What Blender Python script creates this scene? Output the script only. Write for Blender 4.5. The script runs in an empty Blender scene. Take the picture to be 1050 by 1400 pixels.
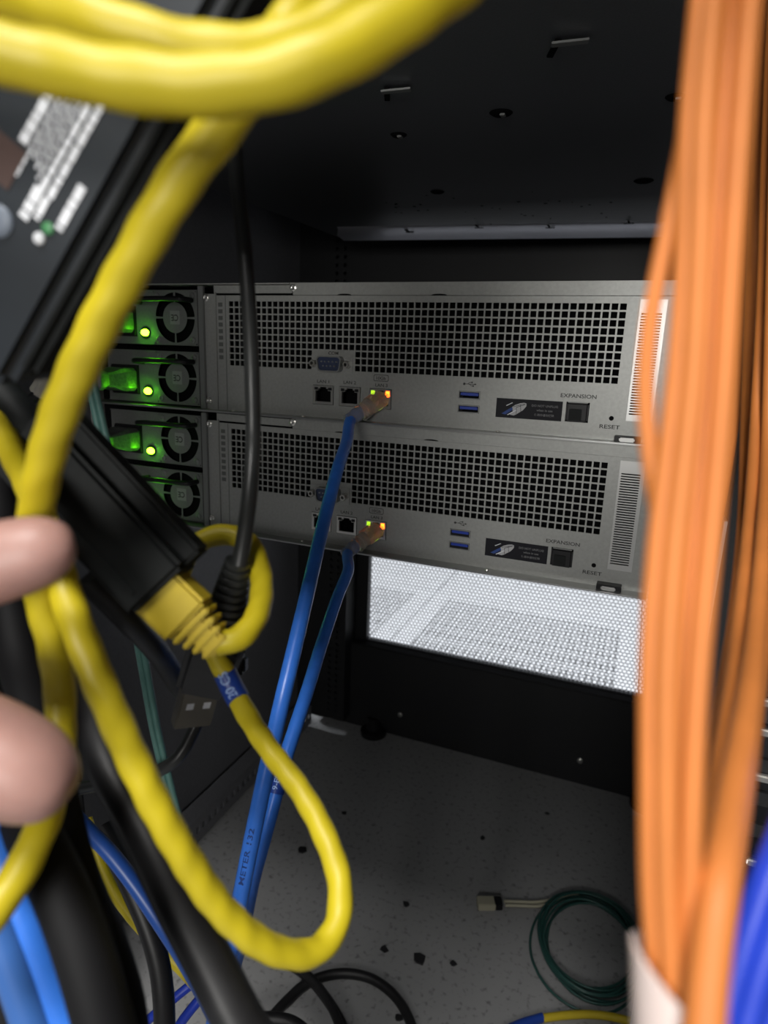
import bpy, bmesh, math, random
from mathutils import Vector, Matrix, noise
random.seed(7)
SC = bpy.context.scene
COL = SC.collection
S = 0.001                                     # the scene is written in millimetres

# ------------------------------------------------------------------ camera
CAM = Vector((277.705, -394.794, -31.414))
AX = Vector((0.925289, 0.3774454, 0.0370843))      # picture right
AY = Vector((0.1223897, -0.2046152, -0.9711608))   # picture down
AZ = Vector((-0.3589722, 0.9031432, -0.2355236))   # viewing direction
FPX = 879.373
cd = bpy.data.cameras.new('camera'); cam = bpy.data.objects.new('camera', cd); COL.objects.link(cam)
m = Matrix((AX, -AY, -AZ)).transposed().to_4x4(); m.translation = CAM * S
cam.matrix_world = m
cd.sensor_fit = 'VERTICAL'; cd.sensor_height = 36; cd.sensor_width = 27; cd.lens = FPX / 1400 * 36
cd.clip_start = 0.005; cd.clip_end = 50
cd.dof.use_dof = True; cd.dof.focus_distance = 0.345; cd.dof.aperture_fstop = 13.0
SC.camera = cam
# ------------------------------------------------------------------ world, lamps, exposure
w = bpy.data.worlds.new('room_light'); SC.world = w; w.use_nodes = True
w.node_tree.nodes['Background'].inputs[0].default_value = (0.75, 0.85, 1, 1)
w.node_tree.nodes['Background'].inputs[1].default_value = 0.010
def area(name, loc, target, sx, sy, power, col=(1, 1, 1)):
    l = bpy.data.lights.new(name, 'AREA'); l.shape = 'RECTANGLE'; l.size = sx; l.size_y = sy; l.energy = power; l.color = col
    o = bpy.data.objects.new(name, l); COL.objects.link(o); o.location = Vector(loc) * S
    o.rotation_euler = (Vector(target) - Vector(loc)).to_track_quat('-Z', 'Y').to_euler()
    return o
area('rear_ceiling_lamp', (200, -1290, 1700), (230, -300, -100), 0.7, 0.4, 50.0, (1.0, 0.98, 0.95))
area('rear_fill_light', (312, -1000, 60), (200, 0, -60), 0.22, 0.22, 3.9, (1.0, 0.98, 0.94))  # added fill standing in for light bounced in the rear aisle
area('front_ceiling_lamp', (60, 830, 1800), (60, 1000, -711), 1.6, 0.24, 105, (0.93, 0.96, 1.0))
SC.view_settings.view_transform = 'Standard'; SC.view_settings.look = 'None'
SC.view_settings.exposure = 0.0; SC.view_settings.gamma = 1.0; SC.view_settings.use_curve_mapping = False

# ------------------------------------------------------------------ materials
MATS = {}
def mat(name, col, rough=0.5, metal=0.0, var=0.0, scale=60, bump=0.0, spec=0.5, emit=None, es=0, trans=0.0, coat=0.0, sss=0.0, col2=None, thr=None):
    if name in MATS: return MATS[name]
    mt = bpy.data.materials.new(name); mt.use_nodes = True; nt = mt.node_tree; b = nt.nodes['Principled BSDF']
    b.inputs['Base Color'].default_value = (*col, 1); b.inputs['Roughness'].default_value = rough
    b.inputs['Metallic'].default_value = metal; b.inputs['Specular IOR Level'].default_value = spec
    b.inputs['Transmission Weight'].default_value = trans; b.inputs['Coat Weight'].default_value = coat
    if sss:
        b.inputs['Subsurface Weight'].default_value = sss; b.inputs['Subsurface Radius'].default_value = (0.004, 0.0016, 0.001); b.inputs['Subsurface Scale'].default_value = 1
    if emit:
        b.inputs['Emission Color'].default_value = (*emit, 1); b.inputs['Emission Strength'].default_value = es
    if var or bump or col2:
        tc = nt.nodes.new('ShaderNodeTexCoord'); n = nt.nodes.new('ShaderNodeTexNoise')
        n.inputs['Scale'].default_value = scale; n.inputs['Detail'].default_value = 6
        nt.links.new(tc.outputs['Object'], n.inputs['Vector'])
        if var or col2:
            r = nt.nodes.new('ShaderNodeValToRGB'); nt.links.new(n.outputs['Fac'], r.inputs['Fac'])
            c2 = col2 or tuple(max(0, c * (1 - var)) for c in col)
            c1 = col if col2 else tuple(min(1, c * (1 + var)) for c in col)
            r.color_ramp.elements[0].position, r.color_ramp.elements[1].position = thr or (0.35, 0.65)
            r.color_ramp.elements[0].color = (*c2, 1); r.color_ramp.elements[1].color = (*c1, 1)
            nt.links.new(r.outputs['Color'], b.inputs['Base Color'])
        if bump:
            bp = nt.nodes.new('ShaderNodeBump'); bp.inputs['Strength'].default_value = bump; bp.inputs['Distance'].default_value = 0.0006
            nt.links.new(n.outputs['Fac'], bp.inputs['Height']); nt.links.new(bp.outputs['Normal'], b.inputs['Normal'])
    MATS[name] = mt; return mt
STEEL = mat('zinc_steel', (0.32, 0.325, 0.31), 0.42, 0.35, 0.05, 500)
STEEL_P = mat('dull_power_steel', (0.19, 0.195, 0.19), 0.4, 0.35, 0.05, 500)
STEEL_B = mat('bright_steel', (0.48, 0.48, 0.47), 0.35, 0.5)
STEEL_D = mat('dark_steel', (0.22, 0.225, 0.22), 0.45, 0.5)
NICKEL = mat('nickel', (0.62, 0.61, 0.58), 0.28, 0.9)
BLACK_IN = mat('black_cavity', (0.004, 0.004, 0.0045), 0.8, spec=0.1)
BLACK_PL = mat('black_plastic', (0.009, 0.009, 0.010), 0.45, 0, 0.15, 300, 0.1, spec=0.3)
BLACK_MATT = mat('matt_black_plastic', (0.006, 0.0075, 0.0075), 0.6, 0, 0.12, 400, 0.1, spec=0.2)
BLACK_CAB = mat('black_cable_jacket', (0.012, 0.012, 0.013), 0.46, 0, 0.1, 200, 0.05, spec=0.35)
GREY_CAB = mat('dark_grey_cable_jacket', (0.020, 0.0215, 0.021), 0.38, 0, 0.08, 200)
BLACK_PAINT = mat('black_powder_coat', (0.012, 0.0125, 0.014), 0.5, 0, 0.2, 700, 0.15)
GREY_PAINT = mat('grey_rack_paint', (0.15, 0.152, 0.165), 0.5, 0, 0.06, 300)
CEIL = mat('black_server_shell', (0.085, 0.088, 0.096), 0.36, 0.0, 0.12, 900, 0.05)
FLANGE = mat('server_flange_reflection', (0.5, 0.5, 0.55), 0.35, 0.6)  # paler than the shell: reflected door light put into the colour
YEL = mat('yellow_cable_jacket', (0.56, 0.45, 0.013), 0.46, 0, 0.04, 120, 0.06)
YEL_PL = mat('yellow_plug_boot', (0.50, 0.37, 0.012), 0.6, 0, 0.05, 200)
BLUE = mat('blue_cable_jacket', (0.040, 0.195, 0.76), 0.34, 0, 0.06, 150, 0.05)
ROYAL = mat('royal_blue_cable_jacket', (0.016, 0.05, 0.50), 0.4, 0, 0.06, 150)
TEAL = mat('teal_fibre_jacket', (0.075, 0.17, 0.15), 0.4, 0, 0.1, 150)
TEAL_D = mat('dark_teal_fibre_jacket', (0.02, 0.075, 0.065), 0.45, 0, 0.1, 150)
ORANGE = mat('orange_fibre_jacket', (0.62, 0.20, 0.043), 0.55, 0, 0.05, 90)
SLEEVE = mat('pale_sleeve', (0.74, 0.62, 0.58), 0.55, 0, 0.05, 60)
NAVY = mat('navy_tag', (0.012, 0.05, 0.30), 0.4)
PRINT_W = mat('white_print', (0.72, 0.74, 0.78), 0.6)
PRINT_G = mat('grey_print', (0.16, 0.16, 0.165), 0.6)
PRINT_K = mat('black_print', (0.02, 0.02, 0.02), 0.6)
PRINT_B = mat('dark_blue_print', (0.015, 0.05, 0.22), 0.6)
PRINT_LB = mat('pale_blue_print', (0.35, 0.50, 0.85), 0.6)
STICK = mat('black_sticker', (0.008, 0.008, 0.012), 0.55, spec=0.2)
USB_B = mat('blue_usb_tongue', (0.015, 0.045, 0.33), 0.4)
NAVY_PL = mat('navy_connector_plastic', (0.02, 0.032, 0.075), 0.45)
CLEAR = mat('clear_plug_plastic', (0.8, 0.76, 0.70), 0.18, 0, trans=0.75)
CREAM = mat('cream_plastic', (0.42, 0.40, 0.30), 0.5)
LED_G = mat('green_status_light', (0.1, 0.6, 0.05), 0.4, emit=(0.13, 1.0, 0.004), es=85)
LED_Y = mat('yellow_green_link_light', (0.3, 0.6, 0.05), 0.4, emit=(0.5, 0.9, 0.02), es=1.1)
LED_O = mat('orange_link_light', (0.8, 0.2, 0.02), 0.4, emit=(1.0, 0.11, 0.007), es=8)
LED_DIM = mat('dim_green_light', (0.04, 0.16, 0.06), 0.4, emit=(0.2, 0.8, 0.3), es=0.12)
FLOOR = mat('speckled_floor', (0.30, 0.302, 0.305), 0.6, 0, scale=150, bump=0.1, col2=(0.15, 0.15, 0.154), thr=(0.28, 0.44))
TILE = mat('white_floor_tile', (0.74, 0.75, 0.77), 0.5, 0, 0.04, 30)
DUSTY = mat('black_scrap', (0.012, 0.012, 0.014), 0.6)
SKIN = mat('skin', (0.40, 0.225, 0.19), 0.48, 0, 0.06, 160, 0.25, sss=0.12)
NAIL = mat('fingernail', (0.72, 0.45, 0.38), 0.3)
RED_PR = mat('brown_print', (0.05, 0.025, 0.02), 0.6)

# ------------------------------------------------------------------ helpers
def P(u, v, d):                                # picture point at a depth -> place in the scene (mm)
    return CAM + (AX * ((u - 525) / FPX) + AY * ((v - 700) / FPX) + AZ) * d
def onY(u, v, y):
    r = P(u, v, 1) - CAM; return CAM + r * ((y - CAM.y) / r.y)
def onZ(u, v, z):
    r = P(u, v, 1) - CAM; return CAM + r * ((z - CAM.z) / r.z)
ORG = {}
def tag(o, label=None, cat=None, group=None, kind=None):
    if label: o['label'] = label
    if cat: o['category'] = cat
    if group: o['group'] = group
    if kind: o['kind'] = kind
    return o
def thing(name, base, label, cat, group=None):
    o = bpy.data.objects.new(name, None); o.empty_display_size = 0.01; COL.objects.link(o)
    o.location = Vector(base) * S; ORG[o.name] = Vector(base)
    return tag(o, label, cat, group)
def link(name, me, mt, parent, base):
    me.transform(Matrix.Scale(S, 4) @ Matrix.Translation(-base))
    if mt and not me.materials: me.materials.append(mt)
    o = bpy.data.objects.new(name, me); COL.objects.link(o)
    if parent: o.parent = parent; ORG[o.name] = ORG[parent.name]
    else: o.location = base * S; ORG[o.name] = base
    return o
def obj(name, bm, mt, parent=None, base=None, smooth=None):
    bm.normal_update()
    me = bpy.data.meshes.new(name); bm.to_mesh(me); bm.free()
    if smooth is not None:
        for p in me.polygons: p.use_smooth = True
        if smooth < 180: me.set_sharp_from_angle(angle=math.radians(smooth))
    if parent: base = ORG[parent.name]
    elif base is None:
        vs = [v.co for v in me.vertices]
        base = Vector((sum(v.x for v in vs) / len(vs), sum(v.y for v in vs) / len(vs), min(v.z for v in vs)))
    return link(name, me, mt, parent, Vector(base))
def B(): return bmesh.new()
ID = (Vector((1, 0, 0)), Vector((0, 1, 0)), Vector((0, 0, 1)))
def box(bm, c, h, ax=ID, bev=0, seg=2):
    c = Vector(c); vs = []
    for k in (-1, 1):
        for j in (-1, 1):
            for i in (-1, 1): vs.append(bm.verts.new(c + ax[0] * (i * h[0]) + ax[1] * (j * h[1]) + ax[2] * (k * h[2])))
    fs = [bm.faces.new([vs[i] for i in f]) for f in ((0, 2, 3, 1), (4, 5, 7, 6), (0, 1, 5, 4), (2, 6, 7, 3), (0, 4, 6, 2), (1, 3, 7, 5))]
    if ax[0].cross(ax[1]).dot(ax[2]) < 0: bmesh.ops.reverse_faces(bm, faces=fs)
    if bev: bmesh.ops.bevel(bm, geom=list({e for f in fs for e in f.edges}), offset=bev, segments=seg, affect='EDGES', clamp_overlap=True)
def bx(bm, x0, x1, y0, y1, z0, z1, bev=0, seg=2):
    box(bm, ((x0 + x1) / 2, (y0 + y1) / 2, (z0 + z1) / 2), (abs(x1 - x0) / 2, abs(y1 - y0) / 2, abs(z1 - z0) / 2), ID, bev, seg)
def lathe(bm, c, axis, prof, n=24, caps=True):      # prof: list of (along axis, radius)
    axis = Vector(axis).normalized(); a = axis.orthogonal().normalized(); b = axis.cross(a); c = Vector(c); rings = []
    for t, r in prof:
        rings.append([bm.verts.new(c + axis * t + (a * math.cos(q) + b * math.sin(q)) * r) for q in [2 * math.pi * i / n for i in range(n)]])
    for r0, r1 in zip(rings, rings[1:]):
        for i in range(n): bm.faces.new((r0[i], r0[(i + 1) % n], r1[(i + 1) % n], r1[i]))
    if caps:
        bm.faces.new(list(reversed(rings[0]))); bm.faces.new(rings[-1])
def prism(bm, pts, d):                              # polygon in 3D pushed along vector d, both ends closed
    d = Vector(d); a = [bm.verts.new(Vector(p)) for p in pts]; b = [bm.verts.new(Vector(p) + d) for p in pts]; n = len(pts)
    fs = [bm.faces.new(a), bm.faces.new(list(reversed(b)))]
    for i in range(n): fs.append(bm.faces.new((a[i], b[i], b[(i + 1) % n], a[(i + 1) % n])))
    bmesh.ops.recalc_face_normals(bm, faces=fs)
def spline(pts, step):
    pts = [Vector(p) for p in pts]; out = []
    q = [pts[0] * 2 - pts[1]] + pts + [pts[-1] * 2 - pts[-2]]
    for i in range(1, len(q) - 2):
        p0, p1, p2, p3 = q[i - 1:i + 3]
        t0 = 0; t1 = t0 + max(1e-3, (p1 - p0).length) ** .5; t2 = t1 + max(1e-3, (p2 - p1).length) ** .5; t3 = t2 + max(1e-3, (p3 - p2).length) ** .5
        n = max(2, int((p2 - p1).length / step))
        for k in range(n):
            t = t1 + (t2 - t1) * k / n
            a1 = p0 * ((t1 - t) / (t1 - t0)) + p1 * ((t - t0) / (t1 - t0)); a2 = p1 * ((t2 - t) / (t2 - t1)) + p2 * ((t - t1) / (t2 - t1)); a3 = p2 * ((t3 - t) / (t3 - t2)) + p3 * ((t - t2) / (t3 - t2))
            b1 = a1 * ((t2 - t) / (t2 - t0)) + a2 * ((t - t0) / (t2 - t0)); b2 = a2 * ((t3 - t) / (t3 - t1)) + a3 * ((t - t1) / (t3 - t1))
            out.append(b1 * ((t2 - t) / (t2 - t1)) + b2 * ((t - t1) / (t2 - t1)))
    out.append(pts[-1]); return out
def frames(path):
    fr = []; up = None
    for i, p in enumerate(path):
        t = (path[min(i + 1, len(path) - 1)] - path[max(i - 1, 0)]).normalized()
        if up is None: up = t.orthogonal().normalized()
        up = (up - t * up.dot(t)).normalized(); fr.append((p, t, up, t.cross(up)))
    return fr
def sweep(bm, path, r, n=14, twist=0.0, pitch=9.0, flat=None):   # flat: 8-shaped duplex, offset
    rings = []; s = 0; last = path[0]; L = len(path)
    for i, (p, t, a, b) in enumerate(frames(path)):
        s += (p - last).length; last = p
        rr = r(i / (L - 1)) if callable(r) else r
        ring = []
        for k in range(n):
            q = 2 * math.pi * k / n; k_ = rr * (1 + twist * (math.sin(2 * q - s * 2 * math.pi / pitch) + 0.8 * noise.noise(Vector((s * .12, q * .6, rr)))))
            ring.append(bm.verts.new(p + (a * math.cos(q) + b * math.sin(q)) * k_))
        rings.append(ring)
    fs = []
    for r0, r1 in zip(rings, rings[1:]):
        for i in range(n): fs.append(bm.faces.new((r0[i], r0[(i + 1) % n], r1[(i + 1) % n], r1[i])))
    fs.append(bm.faces.new(list(reversed(rings[0])))); fs.append(bm.faces.new(rings[-1]))
def beyond(p, prev, r):                             # where a cable goes on once it has left the picture
    q = p - CAM; d = q.dot(AZ)
    if d < 30 or d > 345: return []
    u, v = 525 + FPX * q.dot(AX) / d, 700 + FPX * q.dot(AY) / d
    def go(*offs): return [p + Vector(o) for o in offs]
    if v > 1395 and p.z > FZ + 60:                  # down to the floor behind the rack
        h = p.z - FZ - r - 1; return go((0, -6, -h * .25), (0, -10, -h * .6), (0, -14, -h))
    if u > 1050 and v > 0: return go((46, 0, 56), (74, 0, 210), (78, 0, 310))
    if v < 0 and u > 400:                           # up past the server above
        return go((4, -8, 8), (5, -9, 75), (5, -9, 205)) if p.y > -200 else go((0, -46, 45), (0, -54, 130), (0, -54, 270))
    if u < -20 and v < 1250 and r < 3.5: return go((-70, 0, 6), (-150, 0, 4)) + [Vector((-212, p.y, p.z))]      # away to the left side of the rack
    return []
def tube(name, pts, r, mt, parent=None, n=14, step=2.5, twist=0.0, pitch=9.0):
    pts = [Vector(p) for p in pts]
    if (parent is None or name in ('jacket', 'strand', 'lead')) and not mt.name.startswith('dull_black'):
        pts = list(reversed(beyond(pts[0], pts[1], r))) + pts + beyond(pts[-1], pts[-2], r)
    bm = B(); sweep(bm, spline(pts, step), r, n, twist, pitch)
    return obj(name, bm, mt, parent, base=None if parent else Vector(pts[-1]), smooth=60)
def plate(bm, xs, zs, filled, f, t):                # cells of a sheet with holes: f(a, b, depth) -> place, t = thickness
    V = {}
    def v(i, j, k):
        if (i, j, k) not in V: V[i, j, k] = bm.verts.new(f(xs[i], zs[j], t * k))
        return V[i, j, k]
    nx, nz = len(xs) - 1, len(zs) - 1
    F = lambda i, j: 0 <= i < nx and 0 <= j < nz and filled(i, j)
    for i in range(nx):
        for j in range(nz):
            if not F(i, j): continue
            bm.faces.new((v(i, j, 0), v(i + 1, j, 0), v(i + 1, j + 1, 0), v(i, j + 1, 0)))
            if not t: continue
            if not F(i - 1, j): bm.faces.new((v(i, j, 0), v(i, j + 1, 0), v(i, j + 1, 1), v(i, j, 1)))
            if not F(i + 1, j): bm.faces.new((v(i + 1, j, 1), v(i + 1, j + 1, 1), v(i + 1, j + 1, 0), v(i + 1, j, 0)))
            if not F(i, j - 1): bm.faces.new((v(i, j, 1), v(i + 1, j, 1), v(i + 1, j, 0), v(i, j, 0)))
            if not F(i, j + 1): bm.faces.new((v(i, j + 1, 0), v(i + 1, j + 1, 0), v(i + 1, j + 1, 1), v(i, j + 1, 1)))
def rect_plate(bm, x0, x1, z0, z1, rects, f, t):    # rects = openings
    xs = sorted({x0, x1, *[r[0] for r in rects], *[r[1] for r in rects]}); zs = sorted({z0, z1, *[r[2] for r in rects], *[r[3] for r in rects]})
    def filled(i, j):
        a, b = (xs[i] + xs[i + 1]) / 2, (zs[j] + zs[j + 1]) / 2
        return not any(r[0] < a < r[1] and r[2] < b < r[3] for r in rects)
    plate(bm, xs, zs, filled, f, t)
def text_bm(s, width, height, origin, right, up, depth=0.06, center=True):
    cu = bpy.data.curves.new('t', 'FONT'); cu.body = s; cu.resolution_u = 3; cu.extrude = 0; cu.offset = 0.014
    to = bpy.data.objects.new('t', cu); COL.objects.link(to)
    me = bpy.data.meshes.new_from_object(to); bpy.data.objects.remove(to); bpy.data.curves.remove(cu)
    bm = B(); bm.from_mesh(me); bpy.data.meshes.remove(me)
    if not bm.verts: return bm
    x0 = min(v.co.x for v in bm.verts); x1 = max(v.co.x for v in bm.verts); y0 = min(v.co.y for v in bm.verts); y1 = max(v.co.y for v in bm.verts)
    right = Vector(right).normalized(); up = Vector(up).normalized(); nrm = right.cross(up); origin = Vector(origin)
    for v in bm.verts:
        a = (v.co.x - (x0 + x1) / 2) / (x1 - x0) * width; b = (v.co.y - (y0 + y1) / 2) / max(1e-6, y1 - y0) * height
        v.co = origin + right * a + up * b + nrm * depth
    return bm
X_, Y_, Z_ = ID
def ptext(name, s, width, height, x, z, mt, parent, y=-0.02):
    return obj(name, text_bm(s, width, height, (x, y, z), X_, Z_), mt, parent)
def join(bm, other):
    me = bpy.data.meshes.new('j'); other.to_mesh(me); other.free(); bm.from_mesh(me); bpy.data.meshes.remove(me)
def kids(o): return [c for c in bpy.data.objects if c.parent == o]
def dup(root, shift, label):
    r = root.copy(); COL.objects.link(r); r.location = root.location + Vector(shift) * S; r['label'] = label; ORG[r.name] = ORG[root.name] + Vector(shift)
    for ch in kids(root):
        c = ch.copy(); COL.objects.link(c); c.parent = r
        for g in kids(ch):
            d = g.copy(); COL.objects.link(d); d.parent = c
    return r

FZ = -711.0
# ================================================================== SETTING: floor of the room
bm = B(); bx(bm, -1400, 1900, -1700, 786, FZ - 40, FZ); bx(bm, -1400, 1900, 786, 2600, FZ - 140, FZ - 100)
floor = tag(obj('floor', bm, FLOOR, base=(0, 0, FZ)), kind='structure', label='grey speckled floor under and behind the rack')
WALLP = mat('dark_wall_paint', (0.035, 0.035, 0.037), 0.8)
for nm, (a0, a1, b0, b1, c0, c1) in {'wall_left': (-1440, -1400, -1700, 2600, FZ, 1990), 'wall_right': (1900, 1940, -1700, 2600, FZ, 1990), 'wall_back': (-1440, 1940, -1740, -1700, FZ, 1990), 'wall_front': (-1440, 1940, 2600, 2640, FZ, 1990), 'ceiling': (-1440, 1940, -1740, 2640, 1990, 2030)}.items():
    bm = B(); bx(bm, a0, a1, b0, b1, c0, c1); tag(obj(nm, bm, WALLP), kind='structure', label='plain dark grey ' + nm.replace('_', ' ') + ' of the equipment room')
T = 575.0
def tile_bm(holes):
    bm = B(); pitch, hole, n = 14.0, 7.0, 34
    if holes:
        a = [1.0]; s0 = (T - n * pitch) / 2
        for i in range(n): a += [s0 + i * pitch + (pitch - hole) / 2, s0 + i * pitch + (pitch + hole) / 2]
        a.append(T - 1.0)
        plate(bm, a, a, lambda i, j: not (i % 2 == 1 and j % 2 == 1), lambda x, y, d: Vector((x, y, -d)), 4.0)
    else: bx(bm, 1, T - 1, 1, T - 1, -4, 0, 0.8)
    return bm
tp = tile_bm(True); me_p = bpy.data.meshes.new('perforated_floor_tile'); tp.to_mesh(me_p); tp.free(); me_p.transform(Matrix.Scale(S, 4)); me_p.materials.append(TILE)
ts = tile_bm(False); me_s = bpy.data.meshes.new('floor_tile'); ts.to_mesh(me_s); ts.free(); me_s.transform(Matrix.Scale(S, 4)); me_s.materials.append(TILE)
for j, y in enumerate((786, 1361, 1936)):
    for x in (-239 - 2 * T, -239 - T, -239, -239 + T, -239 + 2 * T):
        o = bpy.data.objects.new('perforated_floor_tile' if j == 0 else 'floor_tile', me_p if j == 0 else me_s); COL.objects.link(o)
        o.parent = floor; o.location = (x * S, y * S, 0)

# ================================================================== THE RACK
rack = thing('server_rack', (70, 250, FZ), 'tall black server rack enclosing everything, with perforated front door', 'server rack')
LX, RX, FY = -262, 402, 600
bm = B(); bx(bm, LX - 3, LX, -350, FY, FZ + 22, 330); tag(obj('side_panel', bm, GREY_PAINT, rack), label='grey inner side panel on the left')
bm = B(); bx(bm, RX, RX + 3, -350, FY, FZ + 22, 330); obj('side_panel', bm, GREY_PAINT, rack)
bm = B(); bx(bm, LX, RX, -350, FY + 26, 330, 333); obj('roof_panel', bm, BLACK_PAINT, rack)  # front overhang added to block lamp light leaking down behind the door
# perforated front door
def hexes(bm, x0, x1, z0, z1, y, p, k=0.80):
    dz = p * math.sqrt(3) / 2; R_ = p / math.sqrt(3); nr = int((z1 - z0) / dz); nc = int((x1 - x0) / p)
    cs = [(math.cos(math.radians(30 + 60 * i)), math.sin(math.radians(30 + 60 * i))) for i in range(6)]
    for r in range(nr):
        for c in range(nc):
            cx = x0 + p * (c + 0.5 + (0.5 if r % 2 else 0)); cz = z0 + dz * (r + 0.5)
            o = [bm.verts.new((cx + a * R_, y, cz + b * R_)) for a, b in cs]; q = [bm.verts.new((cx + a * R_ * k, y, cz + b * R_ * k)) for a, b in cs]
            e = [bm.verts.new(v.co + Vector((0, 1.5, 0))) for v in q]
            for i in range(6):
                j = (i + 1) % 6; bm.faces.new((o[i], o[j], q[j], q[i])); bm.faces.new((q[i], q[j], e[j], e[i]))
bm = B(); hexes(bm, -150, 338, -537, 330, FY + 12, 6.5, 0.86)
tag(obj('perforated_sheet', bm, mat('grey_door_mesh', (0.10, 0.105, 0.115), 0.45, 0.2), rack), label='fine honeycomb sheet of the front door')
bm = B(); bx(bm, -240, -146, FY + 8, FY + 22, -690, 330); obj('door_stile', bm, BLACK_PAINT, rack)
bm = B(); bx(bm, 336, 400, FY + 8, FY + 22, -690, 330); obj('door_stile', bm, BLACK_PAINT, rack)
# bottom bar with bolts
bm = B(); bx(bm, -146, 336, FY + 7, FY + 22, -690, -537); obj('light_stop_rail', bm, BLACK_PAINT, rack)  # rail added out of view to stop light leaking behind the bar
bm = B(); bx(bm, -232, 402, FY - 14, FY + 6, -683, -537, 2); obj('bottom_bar', bm, BLACK_PAINT, rack)
bm = B(); bx(bm, -255, 402, FY + 1, FY + 5, FZ + 1, -682); obj('light_stop_plate', bm, BLACK_PAINT, rack)  # plate added to keep front light from showing under the bar
for (u, v) in ((547, 977), (793, 1040)):
    p = onY(u, v, FY - 14); bm = B(); lathe(bm, p, (0, -1, 0), [(0, 4.6), (1.6, 4.4), (2.6, 3.0)], 16); obj('bolt', bm, NICKEL, rack, smooth=40)
for x in (-118, 352):
    bm = B(); lathe(bm, (x, FY - 10, FZ), (0, 0, 1), [(0, 24), (8, 24), (11, 14), (34, 12)], 20); obj('levelling_foot', bm, BLACK_PL, rack, smooth=40)
# front posts with square holes
def post(name, x0, x1, y, hx, z0, z1, pitch, hole, parent, mt, t=2.5):
    bm = B(); n = int((z1 - z0) / pitch); zs = [z0]
    for i in range(n): zs += [z0 + pitch * i + (pitch - hole) / 2, z0 + pitch * i + (pitch + hole) / 2]
    zs.append(z1); xs = sorted([x0, x1] + [h + s * hole / 2 for h in hx for s in (-1, 1)])
    plate(bm, xs, zs, lambda i, j: not (i % 2 == 1 and j % 2 == 1), lambda a, b, d: Vector((a, y + d, b)), t)
    bx(bm, x0, x0 + 2, y + t, y + 38, z0, z1); bx(bm, x1 - 2, x1, y + t, y + 38, z0, z1)
    return obj(name, bm, mt, parent)
post('front_post', -262, -166, 560, (-196, -182), -683, 330, 12.0, 5.0, rack, BLACK_PAINT)
post('front_post', 336, 400, 560, (352,), -683, 330, 15.875, 9.5, rack, BLACK_PAINT)
# bottom side channels with round-ish holes, running front to back
def channel(x0, x1, z0, z1):
    bm = B(); ys = [-110.0]; y = -100
    while y < 556: ys += [y + 3.0, y + 11.0]; y += 14
    ys.append(560.0); zs = [z0, z0 + (z1 - z0) * .36, z0 + (z1 - z0) * .62, z1]
    plate(bm, ys, zs, lambda i, j: not (i % 2 == 1 and j == 1), lambda a, b, d: Vector((x1 - d, a, b)), 2.0)
    bx(bm, x0, x1 - 2.2, -110, 560, z1 - 2, z1); bx(bm, x0, x0 + 3, -110, 560, z0, z1)
    return bm
tag(obj('base_channel', channel(-262, -232, FZ + 8, FZ + 44), GREY_PAINT, rack), label='perforated channel along the left foot of the rack')
obj('base_channel', channel(372, 402, FZ + 8, FZ + 44), GREY_PAINT, rack)
# rear posts with square holes and cage nuts
RP = post('rear_post', 314, 378, -104, (344,), -690, 330, 15.875, 9.5, rack, BLACK_PAINT)
post('rear_post', -222, -158, -104, (-188,), -690, 330, 15.875, 9.5, rack, BLACK_PAINT)
bm = B(); bx(bm, 312.6, 313.9, -105, -60, -690, -92); tag(obj('post_edge_glint', bm, STEEL_B, rack), label='reflection along the edge of the right rear post, put in as a pale strip')  # bright strip standing in for a reflection on the black post
for (u, v) in ((1020, 1060), (1040, 1063), (1034, 1180), (990, 1274), (1012, 1094), (994, 1192), (1046, 960), (1042, 1000)):
    p = onY(u, v, -106); bm = B(); box(bm, p, (4.2 if v != 1094 and v != 1192 else 1.8, 1.4, 1.7), ID, 0.7); obj('cage_nut', bm, NICKEL, rack, smooth=40)
bm = B(); bx(bm, 30, 60, 0, 1, 0, 1); bm.free()
# blanking panel seen as black above the servers
bm = B(); bx(bm, -166, 336, 556, 559, 70, 300, 1); obj('blanking_panel', bm, BLACK_PAINT, rack)
# thin bright tie rod, lower left
tube('tie_rod', [P(118, 1074, 330), P(196, 1056, 340)], 1.3, NICKEL, rack, 10)

# ================================================================== SERVER ABOVE (its underside is the black ceiling of the picture)
ZC = 116.0
cA = onZ(470, 327, ZC); cB = onZ(893, 322, ZC); dirx = (cB - cA) / (cB.x - cA.x)
foot = [Vector((-143, -330, ZC)), cA, cA + dirx * (302 - cA.x), Vector((298, -330, ZC))]
us = thing('rack_server', (80, 150, ZC), 'black server mounted above, its slotted underside facing down', 'server')
bm = B(); prism(bm, foot, (0, 0, 86)); tag(obj('chassis', bm, CEIL, us))
bm = B()      # turned-down front flange: rolled strip along the far edge, reflected light in its pale colour
n = 7; L = []
for k in range(n + 1):
    q = math.pi / 2 * k / n; L.append((math.sin(q) * 10 - 60 * (1 - k / n) ** 2 * 0, -3.2 * math.cos(q) - 0.2))
for e in range(2): pass
a0, a1 = cA + Vector((2, 0, 0)), cA + dirx * (300 - cA.x)
prof = [(-78, -0.1), (-74, -1.6), (-40, -2.6), (-4, -2.6), (4, -1.0), (6, 3.5), (6, 20)]
vs0 = [bm.verts.new(a0 + Vector(((26 if y < -60 else 8 if y < -30 else 0), y, z))) for y, z in prof]; vs1 = [bm.verts.new(a1 + Vector((0, y, z))) for y, z in prof]
for i in range(len(prof) - 1): bm.faces.new((vs0[i], vs0[i + 1], vs1[i + 1], vs1[i]))
tag(obj('front_flange', bm, FLANGE, us, smooth=50), label='rolled flange along the far edge, its reflected light painted paler')
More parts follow.
